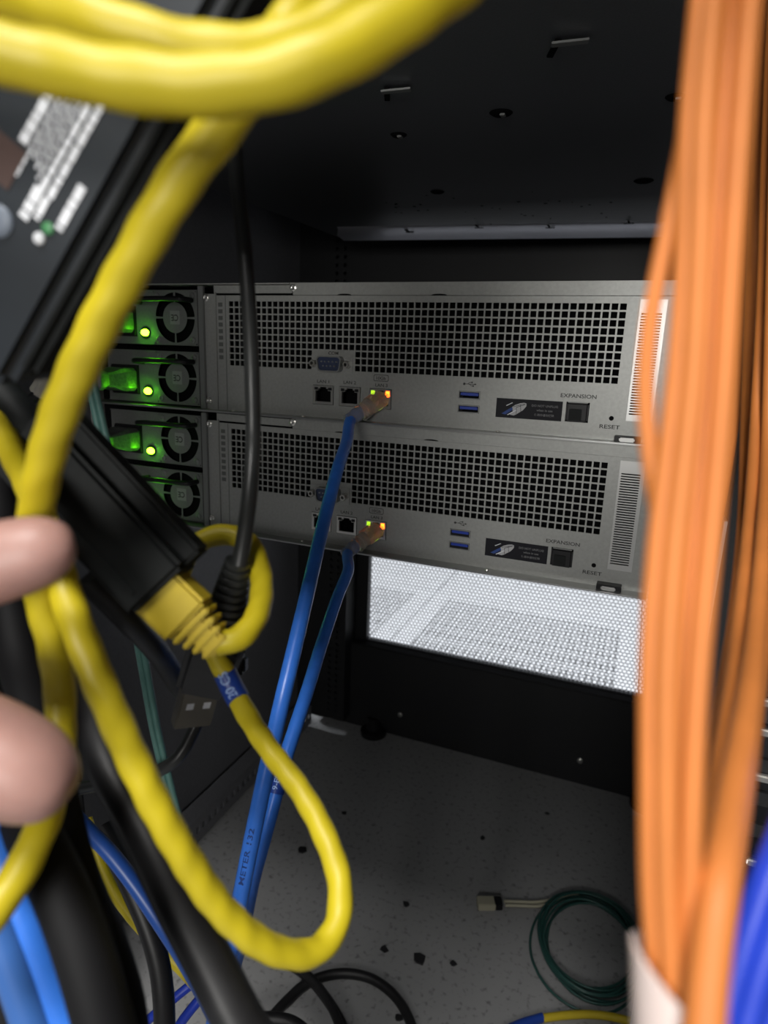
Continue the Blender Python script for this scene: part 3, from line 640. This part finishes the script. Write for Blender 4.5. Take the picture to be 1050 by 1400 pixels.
# ================================================================== YELLOW CABLES
RY = 3.0
t = thing('patch_cable', P(440, 1320, 142), 'yellow patch cable curling from its plug into a ring, then one large drooping loop', 'cable', 'yellow patch cables')
k0 = P(296, 880, 152)
ring = [k0, P(325, 873, 153), P(348, 848, 158), P(358, 806, 168), P(352, 765, 176), P(336, 739, 180), P(308, 731, 181), P(280, 737, 181), P(258, 757, 181), P(246, 788, 182), P(255, 826, 183), P(276, 862, 184), P(300, 905, 186), P(318, 942, 186), P(338, 978, 182), P(372, 1030, 174), P(410, 1080, 167), P(443, 1140, 160), P(464, 1205, 154), P(461, 1262, 149), P(435, 1298, 144), P(396, 1304, 139), P(350, 1285, 134), P(296, 1235, 129), P(240, 1150, 124), P(190, 1055, 121), P(145, 955, 120), P(110, 870, 121), P(86, 800, 124), P(66, 740, 129), P(44, 672, 136), P(0, 590, 146), P(-70, 500, 158)]
tube('jacket', ring, RY, YEL, t, 18, 1.5, 0.034, 8.0)
full = spline(ring, 1.0); ks = [k for k, p in enumerate(full) if 918 < (700 + FPX * (p - CAM).dot(AY) / (p - CAM).dot(AZ)) < 962 and 300 < 525 + FPX * (p - CAM).dot(AX) / (p - CAM).dot(AZ) < 345 and (p - CAM).dot(AZ) > 170]
bm = B(); sweep(bm, full[ks[0]:ks[-1]], RY + .3, 16); tag(obj('tag_sleeve', bm, NAVY, t, smooth=60), label='navy wrap-round tag')
cable_text(t, full[ks[0]:ks[-1]], '20 CS', .42, 8, 2.8, RY + .35, PRINT_LB, 'tag_print')
# plug and ribbed boot
pe = P(222, 809, 152); pd = (P(300, 884, 152) - pe).normalized(); ps_ = (P(257, 783, 150) - P(190, 832, 150)).normalized(); ps_ = (ps_ - pd * ps_.dot(pd)).normalized(); pn = ps_.cross(pd)
LP = (P(262, 848, 152) - pe).length
bm = B(); box(bm, pe + pd * (LP / 2 - 2.5), (6.4, LP / 2 + 2.5, 4.6), (ps_, pd, pn), .9); o = obj('plug_boot', bm, YEL_PL, t, smooth=40)
bm = B()
for k in range(4):
    box(bm, pe + pd * (LP + 1.2 + k * 2.35), (5.6 - .65 * k, .75, 4.2 - .3 * k), (ps_, pd, pn), .45)
box(bm, pe + pd * (LP + 4.2), (3.1, 5.5, 3.1), (ps_, pd, pn), .8)
obj('boot_ribs', bm, YEL_PL, t, smooth=40)

t = tube('patch_cable', [P(470, -70, 88), P(425, 0, 84), P(388, 50, 82), P(345, 110, 83), P(305, 168, 85), P(262, 225, 87), P(215, 298, 90), P(170, 380, 94), P(128, 460, 98), P(92, 540, 102), P(68, 610, 106), P(52, 680, 111), P(48, 745, 118), P(56, 815, 124), P(72, 880, 127), P(82, 950, 129), P(82, 1020, 128), P(72, 1085, 123), P(53, 1140, 117), P(26, 1195, 113), P(-8, 1245, 109), P(-60, 1310, 106)], RY, YEL, None, 18, 1.5, 0.034, 8.0)
tag(t, 'yellow patch cable running steeply down the left side past the fingertip', 'cable', 'yellow patch cables')
t = tube('patch_cable', [P(-90, 20, 64), P(-20, 66, 65), P(60, 86, 66), P(150, 106, 66), P(255, 117, 66), P(345, 112, 66), P(430, 88, 66), P(510, 48, 67), P(578, 2, 68), P(650, -70, 70)], RY, YEL, None, 18, 1.5, 0.034, 8.0)
tag(t, 'thick-looking yellow patch cable sagging across the top of the picture', 'cable', 'yellow patch cables')
t = tube('patch_cable', [P(-60, -40, 76), P(30, -4, 75), P(110, 22, 74), P(190, 50, 74), P(270, 70, 75), P(350, 72, 76), P(420, 52, 77), P(490, 12, 78), P(560, -46, 80), P(600, -90, 82)], RY, YEL, None, 18, 1.5, 0.034, 8.0)
tag(t, 'yellow patch cable just behind and above the sagging one at the top edge', 'cable', 'yellow patch cables')
t = tube('patch_cable', [P(118, 1120, 318), P(134, 1172, 312), P(152, 1212, 306), P(185, 1258, 300), P(225, 1300, 297), P(262, 1338, 296), P(300, 1390, 300), P(330, 1450, 306)], RY, YEL, None, 14, 2.5, 0.015)
tag(t, 'yellow patch cable low down behind the thick black cord', 'cable', 'yellow patch cables')

# ================================================================== BLACK ADAPTER WITH THE YELLOW PLUG
ca = P(205, 772, 150)
da = (P(225, 800, 150) - P(85, 650, 150)).normalized(); sa = (P(280, 750, 150) - P(190, 832, 150)).normalized(); sa = (sa - da * sa.dot(da)).normalized(); na = sa.cross(da)
if na.dot(AZ) < 0: na = -na
t = thing('cable_adapter', P(222, 830, 150), 'black cable adapter held by the fingers, yellow plug in its end', 'adapter')
endc = P(235, 795, 150)
bm = B(); box(bm, endc - da * 24 - sa * 2.6 + na * 1.5, (8.2, 24, 6.8), (sa, da, na), 1.2, 3); obj('housing', bm, BLACK_MATT, t, smooth=40)
bm = B(); box(bm, endc - da * 24 + sa * 5.2 + na * 3.4, (4.8, 23.4, 4.6), (sa, da, na), .8, 2); obj('side_block', bm, BLACK_MATT, t, smooth=40)
bm = B(); box(bm, endc - da * 21 - sa * 6.4 - na * 5.4, (.6, 18, .35), (sa, da, na), .2); obj('ridge', bm, BLACK_MATT, t)
tube('lead', [endc - da * 46, endc - da * 58 + na * 2, endc - da * 78 + na * 6], 4.5, BLACK_MATT, t, 14, 3)

# ================================================================== ADAPTER BOX WITH THE PRINTED LABEL (upper left)
tb = Vector((-.49, .872)); nb = Vector((.872, .49))
DB = 101.0
def L_(s, n_, dd=0): return P(175 + tb.x * s + nb.x * n_, 255 + tb.y * s + nb.y * n_, DB + dd + .035 * s)      # s along the box, n_ outwards from its right edge
Ax_t = (L_(100, 0) - L_(-100, 0)).normalized(); Ax_n = (AX * nb.x + AY * nb.y).normalized(); Ax_n = (Ax_n - Ax_t * Ax_n.dot(Ax_t)).normalized(); Ax_d = Ax_t.cross(Ax_n)
if Ax_d.dot(AZ) < 0: Ax_d = -Ax_d
t = thing('adapter_box', L_(330, -120), 'dark blue-grey adapter box with white printed label and small green light', 'adapter')
bm = B(); box(bm, L_(-60, -170) + Ax_d * 8.1, (150 * DB / FPX, 46, 8), (Ax_n, Ax_t, Ax_d), 2.2, 3); obj('housing', bm, mat('blue_grey_plastic', (.011, .0155, .021), .45, 0, .06, 200), t, smooth=40)
bm = B(); box(bm, L_(-60, -14) + Ax_d * 8.6, (16 * DB / FPX, 45, 6.5), (Ax_n, Ax_t, Ax_d), 1.4, 3); obj('side_rib', bm, BLACK_MATT, t, smooth=40)
def dash(s0, s1, n_, wd, bm):
    a, b = L_(s0, n_), L_(s1, n_); box(bm, (a + b) / 2 - Ax_d * .03, (wd * .4, (b - a).length / 2, .05), (Ax_n, Ax_t, Ax_d))
bm = B(); rows = [(-174, -78, -86, 2.3), (-165, -60, -20, .9), (-162, -66, -28, 1.2), (-154, -74, -14, .9), (-146, -70, -24, 1.1), (-138, -80, -4, 1.0), (-128, -76, 8, 1.6), (-117, -60, 26, 2.0), (-150, 20, 60, 1.2)]
def rnd_line(n_, s0, s1, wd):
    s = s0
    while s < s1:
        l = random.uniform(9, 26); dash(s, min(s + l, s1), n_, wd, bm); s += l + random.uniform(1.5, 3)
# label lines read along the box; only their rhythm can be made out
for n_, s0, s1, wd in ((-155, -62, 18, 2.0), (-140, -80, 62, .5), (-131, -74, 30, .5), (-122, -86, 40, .5), (-113, -70, 52, .5), (-101, -96, 70, 1.3), (-86, -92, 66, 1.5), (-104, 60, 108, 2.2), (-88, 68, 100, 1.5), (-54, 30, 98, 1.8)):
    rnd_line(n_, s0, s1, wd)
obj('label_print', bm, PRINT_W, t)
bm = B(); a = L_(52, -168); box(bm, a - Ax_d * .03, (3.0, 3.4, .05), (Ax_n, Ax_t, Ax_d)); obj('brown_print', bm, RED_PR, t)
for (u, v, mt, nm, r_) in ((66, 312, LED_DIM, 'status_light', 1.0), (54, 326, PRINT_W, 'white_dot', 1.0), (-2, 302, mat('pale_blue_button', (.16, .19, .24), .5), 'button', 2.6)):
    bm = B(); lathe(bm, L_(((u - 175) * tb.x + (v - 255) * tb.y), ((u - 175) * nb.x + (v - 255) * nb.y)), -Ax_d, [(0, r_), (.35, r_ * .9), (.5, r_ * .5)], 16); obj(nm, bm, mt, t, smooth=50)
tube('lead', [L_(330, -150) + AZ * 8, L_(400, -155) + AZ * 9, L_(470, -170) + AZ * 12], 4.2, BLACK_CAB, t, 12, 3)

# ================================================================== ORANGE FIBRES
OG = 'orange fibre cables bundled on the right'
def orange(pts, d, label, r=1.75):
    ds = [k * 0.6 for k in (d if isinstance(d, (list, tuple)) else [d] * len(pts))]; r *= 0.6
    o = tube('fibre_cable', [P(u, v, k) for (u, v), k in zip(pts, ds)], r, ORANGE, None, 14, 2.5, 0.0)
    return tag(o, label, 'cable', OG)
orange([(966, -80), (958, 0), (942, 175), (937, 350), (924, 525), (911, 640), (899, 750), (889, 900), (888, 1050), (890, 1225), (900, 1340), (908, 1460)], 104, 'orange fibre cable at the left edge of the straight bundle')
orange([(988, -80), (976, 0), (962, 175), (957, 350), (947, 525), (935, 640), (923, 750), (913, 900), (911, 1050), (913, 1225), (919, 1340), (924, 1460)], 101, 'orange fibre cable second from the left edge of the straight bundle')
orange([(1012, -80), (1003, 0), (989, 175), (978, 350), (968, 525), (957, 640), (948, 750), (938, 900), (933, 1050), (931, 1225), (933, 1340), (935, 1460)], 104, 'orange fibre cable in the middle of the straight bundle, beside a dark groove')
orange([(1034, -80), (1025, 0), (1012, 175), (1000, 350), (989, 525), (980, 640), (970, 750), (958, 880), (950, 1000), (946, 1100), (943, 1225), (942, 1340), (942, 1460)], 101, 'orange fibre cable at the right edge of the straight bundle')
orange([(978, -80), (966, 0), (948, 130), (930, 230), (910, 330), (892, 420), (882, 525), (888, 620), (902, 710), (915, 800), (922, 900), (921, 1050), (921, 1225), (926, 1340), (930, 1460)], [108] * 15, 'single orange fibre cable bowing out to the left of the bundle', 1.5)
sh = [375, 375, 372, 365, 345, 290, 215, 160, 132, 116, 108, 106]
orange([(1066, -45), (1058, 0), (1048, 200), (1042, 400), (1034, 560), (1026, 700), (1013, 850), (999, 980), (984, 1100), (968, 1225), (957, 1340), (950, 1460)], sh, 'orange fibre cable leading the strands that join from the right', 2.9)
orange([(1076, -45), (1068, 0), (1059, 200), (1054, 400), (1049, 600), (1043, 740), (1032, 880), (1017, 1000), (1001, 1100), (982, 1225), (968, 1340), (958, 1460)], [361, 361, 358, 351, 325, 255, 185, 138, 114, 98, 94, 92], 'outermost orange fibre cable of the strands joining from the right', 2.9)
orange([(1050, -45), (1040, 0), (1028, 200), (1016, 400), (1006, 540), (990, 650), (968, 760), (952, 880), (947, 1020), (949, 1150), (945, 1260), (944, 1340), (944, 1460)], [420, 420, 418, 412, 394, 354, 300, 240, 194, 162, 142, 134, 132], 'orange fibre cable deep behind the straight bundle, in shade', 3.6)
orange([(1082, -45), (1074, 0), (1066, 200), (1062, 400), (1057, 600), (1051, 740), (1040, 880), (1024, 1000), (1008, 1100), (986, 1225), (968, 1340), (956, 1460)], [k + 10 for k in sh], 'orange fibre cable behind the strands joining from the right, in shade', 3.2)
orange([(1058, -45), (1049, 0), (1037, 200), (1028, 400), (1022, 560), (1020, 690), (1010, 840), (992, 980), (974, 1100), (956, 1225), (950, 1340), (947, 1460)], [k + 26 for k in sh], 'rearmost orange fibre cable, its upper length in deep shade', 3.6)
# pale sleeve at the foot of the bundle
ax_s = (P(926, 1500, 62) - P(920, 1290, 62)).normalized(); cs = P(926, 1400, 62)
sx_ = (AX - ax_s * AX.dot(ax_s)).normalized(); sy_ = ax_s.cross(sx_)
if sy_.dot(AZ) < 0: sy_ = -sy_
bm = B(); N = 40; rows = []
for (s_, k_, wall) in ((24, 1.0, 0), (0, 1.0, 0), (0, .9, 1), (24, .9, 1)):
    row = []
    for i in range(N):
        q = 2 * math.pi * i / N; rx, ry = 4.0 * k_, 4.4 * k_
        cut = -8.2 + 3.4 * (math.cos(q) + 1) + 0.7 * (1 - math.sin(q)) if s_ == 0 else s_
        row.append(bm.verts.new(cs + sx_ * rx * math.cos(q) + sy_ * ry * math.sin(q) + ax_s * cut))
    rows.append(row)
for a, b in zip(rows, rows[1:]):
    for i in range(N): bm.faces.new((a[i], a[(i + 1) % N], b[(i + 1) % N], b[i]))
bmesh.ops.recalc_face_normals(bm, faces=bm.faces)
tag(obj('cable_sleeve', bm, SLEEVE, smooth=50), 'pale pinkish sleeve wrapped round the foot of the orange cables', 'cable sleeve')

# ================================================================== ROYAL BLUE CABLES (lower right)
for k, (pts, d, lb) in enumerate((
    ([(1130, 1000), (1080, 1120), (1050, 1195), (1018, 1290), (996, 1370), (975, 1470)], 120, 'royal blue cable nearest the orange bundle in the lower right corner'),
    ([(1150, 1040), (1100, 1160), (1070, 1235), (1040, 1320), (1020, 1390), (1000, 1470)], 118, 'royal blue cable in the middle of three in the lower right corner'),
    ([(1170, 1090), (1130, 1190), (1100, 1260), (1070, 1340), (1052, 1400), (1030, 1480)], 120, 'royal blue cable hugging the right edge in the lower corner'))):
    o = tube('network_cable', [P(u, v, d * .65) for u, v in pts], 1.9, ROYAL, None, 14, 2.5, .01); tag(o, lb, 'cable', 'royal blue cables lower right')

# ================================================================== TEAL FIBRES
t = thing('fibre_cable', P(280, 1290, 255), 'thin teal twin fibre cable running down the left, behind the adapter', 'cable')
pt = [(110, 430, 236), (120, 500, 236), (133, 560, 236), (146, 620, 236), (165, 740, 240), (186, 850, 246), (200, 930, 250), (214, 1005, 252), (232, 1080, 254), (252, 1160, 256), (268, 1230, 258), (282, 1300, 262), (300, 1400, 270)]
for off in (-1.05, 1.05):
    tube('strand', [P(u, v, d) + AX * off for u, v, d in pt], 1.25 if True else 1, TEAL, t, 12, 3)
# coil on the floor
cc = onZ(806, 1293, FZ + 4); t = thing('fibre_coil', cc - Vector((0, 0, 4)), 'coil of thin dark teal fibre cable lying on the floor', 'cable')
rx = 58; ry = 72
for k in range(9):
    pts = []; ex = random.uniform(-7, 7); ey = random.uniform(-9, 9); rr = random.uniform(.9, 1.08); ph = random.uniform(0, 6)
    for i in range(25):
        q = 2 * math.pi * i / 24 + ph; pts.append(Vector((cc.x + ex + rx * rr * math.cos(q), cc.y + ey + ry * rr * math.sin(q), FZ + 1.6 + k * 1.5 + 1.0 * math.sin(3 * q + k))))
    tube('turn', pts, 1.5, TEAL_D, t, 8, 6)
p0, p1 = onZ(735, 1236, FZ + 5), onZ(690, 1235, FZ + 5); pe_ = onZ(655, 1236, FZ + 5); dv = (pe_ - p0).normalized(); sv = dv.cross(Z_)
for off in (-3, 3):
    tube('tail', [onZ(790, 1222, FZ + 6), p0 + sv * off, p0 * .5 + p1 * .5 + sv * off, p1 + sv * off], 2.0, CREAM, t, 10, 5)
bm = B(); box(bm, p1 + dv * 9, (7, 5, 5), (sv, dv, Z_), 1); obj('clip', bm, BLACK_PL, t)
bm = B(); box(bm, p1 + dv * 24, (7.5, 11, 5), (sv, dv, Z_), 1); obj('connector', bm, CREAM, t)

# clear plug dangling at the left behind the yellow cable
t = thing('network_cable', P(60, 545, 300), 'clear ended cable plug behind the yellow cable, left of the green lights', 'cable')
q0, q1 = P(80, 505, 300), P(58, 540, 300); dv = (q1 - q0).normalized(); sv = (AX - dv * AX.dot(dv)).normalized(); nv = sv.cross(dv)
bm = B(); box(bm, (q0 + q1) / 2, (5, 8, 4), (sv, dv, nv), .7); obj('plug', bm, CLEAR, t)
bm = B(); box(bm, (q0 + q1) / 2 + sv * 1 - nv * 4.4, (2.2, 8.5, .5), (sv, dv, nv), .2); obj('latch', bm, CLEAR, t)
tube('jacket', [q0, q0 - dv * 8, P(88, 440, 308), P(50, 340, 314), P(-40, 220, 322)], 2.8, GREY_CAB, t, 12, 3)

# ================================================================== BLACK AND BLUE CORDS, LOWER LEFT
def cord(nm, pts, r, mt, label, cat='cable', group=None, n=14, step=3):
    return tag(tube(nm, [P(*p) for p in pts], r, mt, None, n, step), label, cat, group)
BG = 'black cords hanging at the lower left'
DARK = mat('dull_black_cable_jacket', (0.006, 0.006, 0.0068), 0.65, spec=0.2)
def near(pts, k=1.27): return [(u, v, d * k) for u, v, d in pts]
cord('power_cord', [(60, 760, 192), (90, 850, 188), (117, 930, 178), (147, 1040, 160), (194, 1130, 152), (244, 1235, 146), (286, 1315, 142), (329, 1400, 138), (366, 1470, 136)], 5.2, BLACK_CAB, 'thick glossy black cord sloping down beside the big yellow loop', 'power cord', BG)
cord('power_cord', [(300, 860, 250), (290, 920, 246), (276, 970, 244), (262, 1005, 242), (245, 1034, 240), (215, 1055, 242), (170, 1066, 252), (100, 1080, 262)], 2.4, GREY_CAB, 'thin dark grey cord bending back left behind the USB plug', 'cable', BG)
cord('power_cord', [(120, 790, 162), (165, 835, 168), (200, 872, 184), (226, 905, 206), (244, 936, 222), (258, 952, 236)], 3.6, BLACK_CAB, 'black cord passing from the adapter behind the USB plug', 'cable', BG)
def rise(u, d): return [(u - 112, -10, d + 38), (u - 84, 200, d + 32), (u - 58, 420, d + 24), (u - 34, 620, d + 16), (u - 10, 800, d + 8), (u + 8, 900, d + 2)]
cord('power_cord', rise(20, 150) + [(56, 1010, 152), (80, 1120, 142), (98, 1200, 136), (120, 1290, 132), (142, 1380, 130), (160, 1470, 130)], 5.0, DARK, 'fat blurred black cord emerging just below the thumb', 'power cord', BG)
cord('power_cord', rise(-36, 192) + [(-10, 990, 172), (8, 1070, 138), (50, 1150, 127), (92, 1240, 121), (120, 1320, 118), (148, 1420, 116), (170, 1500, 115)], 5.0, DARK, 'black cord between the blurred blue cables and the fat black cord', 'power cord', BG)
cord('power_cord', rise(44, 198) + [(56, 1000, 186), (76, 1110, 168), (104, 1210, 154), (140, 1300, 150), (164, 1380, 148), (175, 1480, 146)], 5.6, DARK, 'black cord at the right edge of the dark lower left clump', 'power cord', BG)
cord('power_cord', [(140, 1130, 280), (176, 1205, 272), (203, 1268, 267), (218, 1320, 264), (224, 1370, 262), (225, 1420, 262), (222, 1500, 262)], 4.3, BLACK_CAB, 'black cord in front of the low yellow cable', 'power cord', BG)
cord('power_cord', rise(-118, 206) + [(-70, 1060, 164), (-44, 1200, 142), (-15, 1290, 134), (6, 1360, 131), (26, 1440, 130)], 5.4, DARK, 'black cord in the bottom left corner', 'power cord', BG)
for (u, d), lb in zip(((10, 222), (-30, 204), (-70, 222), (-110, 204), (-150, 222), (-190, 204), (-235, 222)), ('rightmost', 'second from the right', 'third from the right', 'middle one', 'third from the left', 'second from the left', 'leftmost')):
    cord('power_cord', rise(u, d) + [(u + 20, 1030, d), (u + 10, 1200, d), (u, 1420, d), (u - 10, 1700, d + 10)], 4.6, DARK, lb + ' of the black cords added behind the hand to shade the servers', 'power cord', 'added black cords shading the servers')  # cords added largely out of view to shade the left of the servers
BLG = 'blurred blue cables lower left'
cord('network_cable', near([(-40, 1060, 102), (-8, 1140, 101), (28, 1230, 100), (58, 1310, 100), (84, 1380, 100), (115, 1470, 100)]), 4.0, BLUE, 'blurred bright blue cable, the right one in the lower left corner', 'cable', BLG)
cord('network_cable', near([(-70, 1090, 100), (-36, 1170, 99), (-2, 1260, 98), (28, 1340, 98), (54, 1420, 98), (75, 1490, 98)]), 3.9, mat('slate_blue_jacket', (.04, .13, .40), .4), 'blurred duller blue cable, the left one in the lower left corner', 'cable', BLG)
cord('network_cable', [(80, 1090, 262), (120, 1135, 258), (150, 1166, 255), (186, 1212, 252), (216, 1256, 250), (252, 1312, 250), (285, 1372, 252), (320, 1450, 256)], 3.1, mat('mid_blue_jacket', (.02, .085, .37), .38), 'mid blue cable crossing behind the thick black cord low down', 'cable', 'blue cables low on the left')
cord('network_cable', [(330, 1300, 420), (290, 1328, 400), (262, 1346, 392), (232, 1370, 388), (203, 1394, 386), (150, 1440, 384)], 2.7, ROYAL, 'dark blue cable slanting down left near the bottom edge', 'cable', 'blue cables low on the left')
cord('network_cable', [(320, 1330, 380), (290, 1345, 372), (276, 1362, 368), (258, 1384, 366), (245, 1402, 365), (220, 1450, 365)], 2.7, ROYAL, 'short dark blue cable stretch right at the bottom, beside the long blue pair', 'cable', 'blue cables low on the left')

# cords on the floor
def fcord(nm, pts, r, mt, label, cat, group=None, h=0):
    return tag(tube(nm, [onZ(u, v, FZ + r + h) for u, v in pts], r, mt, None, 12, 5), label, cat, group)
FG = 'black cords on the floor'
fcord('power_cord', [(240, 1275), (300, 1287), (345, 1297), (385, 1312), (420, 1335), (448, 1368), (468, 1402), (490, 1460)], 5.2, BLACK_CAB, 'glossy black cord arching across the floor below the yellow loop', 'power cord', FG, 10.4)
fcord('power_cord', [(330, 1430), (366, 1396), (392, 1368), (420, 1344), (462, 1331), (505, 1337), (538, 1360), (560, 1395), (572, 1450)], 5.2, BLACK_CAB, 'black cord making the rightmost arch on the floor', 'power cord', FG)
fcord('power_cord', [(395, 1300), (414, 1326), (436, 1350), (454, 1378), (466, 1410), (472, 1450)], 4.6, BLACK_CAB, 'short black cord crossing between the two floor arches', 'power cord', FG, 21)
fcord('power_cord', [(330, 1400), (365, 1394), (400, 1400), (430, 1425)], 7.0, BLACK_CAB, 'stubby black cord on the floor at the bottom edge', 'power cord', FG, 30)
t = thing('patch_cable', onZ(800, 1388, FZ), 'yellow patch cable on the floor at the bottom edge below the teal coil', 'cable', 'yellow patch cables')
tube('jacket', [onZ(u, v, FZ + 4) for u, v in ((742, 1392), (775, 1388), (810, 1387), (845, 1392), (880, 1402), (930, 1425))], 4, mat('dull_yellow_jacket', (.55, .42, .02), .45), t, 12, 5)
tube('tag_sleeve', [onZ(u, v, FZ + 4) for u, v in ((690, 1410), (715, 1399), (742, 1391))], 4.5, NAVY, t, 12, 5)
# scraps
for (u, v, s) in ((573, 1312, 10), (440, 1145, 6), (412, 1162, 8), (660, 1146, 5), (555, 1236, 6), (525, 1298, 6), (620, 1317, 5), (470, 1112, 5), (748, 1112, 4), (545, 1392, 5)):
    c = onZ(u, v, FZ); bm = B(); n = 7
    pts = [(c.x + s * random.uniform(.55, 1.1) * math.cos(2 * math.pi * i / n), c.y + s * random.uniform(.45, .95) * math.sin(2 * math.pi * i / n), FZ) for i in range(n)]
    prism(bm, pts, (0, 0, s * .25)); where = {573: 'largest jagged black scrap on the floor, under the yellow loop end', 440: 'small dark scrap on the floor inside the yellow loop, upper one', 412: 'flat dark scrap on the floor inside the yellow loop, beside the blue pair', 660: 'small dark scrap alone in the middle of the floor', 555: 'dark scrap on the floor level with the cream fibre connector', 525: 'tiny dark scrap left of the largest scrap', 620: 'tiny dark scrap right of the largest scrap', 470: 'tiny dark scrap at the right of the yellow loop, touching its outline', 748: 'tiny dark scrap on the floor near the bottom bar of the rack', 545: 'tiny dark scrap at the bottom edge beside the black floor arch'}[u]
    tag(obj('scrap', bm, DUSTY), where, 'scrap', 'scraps on the floor')

# ================================================================== THE HAND
t = thing('hand', P(-200, 1000, 128), 'left hand reaching in, fingertip and thumb holding the black adapter', 'hand')
bm = B(); sk = []
def hv(u, v, d, r): sk.append(r); return bm.verts.new(P(u, v, d))
def chain(root, pts):
    a = root
    for p in pts: b = hv(*p); bm.edges.new((a, b)); a = b
    return a
palm = hv(-330, 950, 118, 19)
wrist = chain(palm, [(-470, 1020, 112, 21), (-600, 1090, 104, 23), (-800, 1200, 95, 28), (-1050, 1330, 85, 33)])
chain(palm, [(-240, 860, 100, 11), (-150, 805, 101, 8.8), (-80, 786, 102, 7.6), (-10, 772, 102, 7.3), (40, 757, 102, 6.7), (66, 750, 102, 6.0), (88, 745, 103, 4.6), (104, 742, 104, 2.4)])
chain(palm, [(-250, 880, 126, 11.5), (-160, 815, 136, 9.4), (-110, 812, 142, 8.4), (-80, 840, 146, 7.6), (-66, 868, 146, 5)])
chain(palm, [(-270, 920, 142, 11), (-200, 872, 154, 9.2), (-140, 862, 160, 8.2), (-100, 890, 162, 7.4), (-86, 918, 161, 5)])
chain(palm, [(-290, 960, 154, 10), (-230, 930, 166, 8.0), (-180, 915, 170, 7.2), (-140, 938, 172, 6.4), (-126, 962, 171, 4.2)])
chain(palm, [(-260, 985, 102, 12), (-170, 990, 100, 10), (-90, 1002, 98, 8.6), (-30, 1018, 98, 8.3), (20, 1046, 98, 8.3), (52, 1066, 98, 7.6), (76, 1082, 98, 5.8), (94, 1094, 98, 3.0)])
me = bpy.data.meshes.new('skin_surface')
bm.verts.index_update(); bm.to_mesh(me); bm.free()
for i, v in enumerate(me.vertices): pass
o = link('skin_surface', me, SKIN, t, ORG[t.name])
md = o.modifiers.new('skin', 'SKIN'); md.use_smooth_shade = True
for i, sv_ in enumerate(o.data.skin_vertices[0].data): sv_.radius = (sk[i] * S, sk[i] * S); sv_.use_root = (i == 0)
o.modifiers.new('sub', 'SUBSURF').levels = 2; o.modifiers['sub'].render_levels = 2
tag(o, label='bare skin of fingers, thumb and wrist')
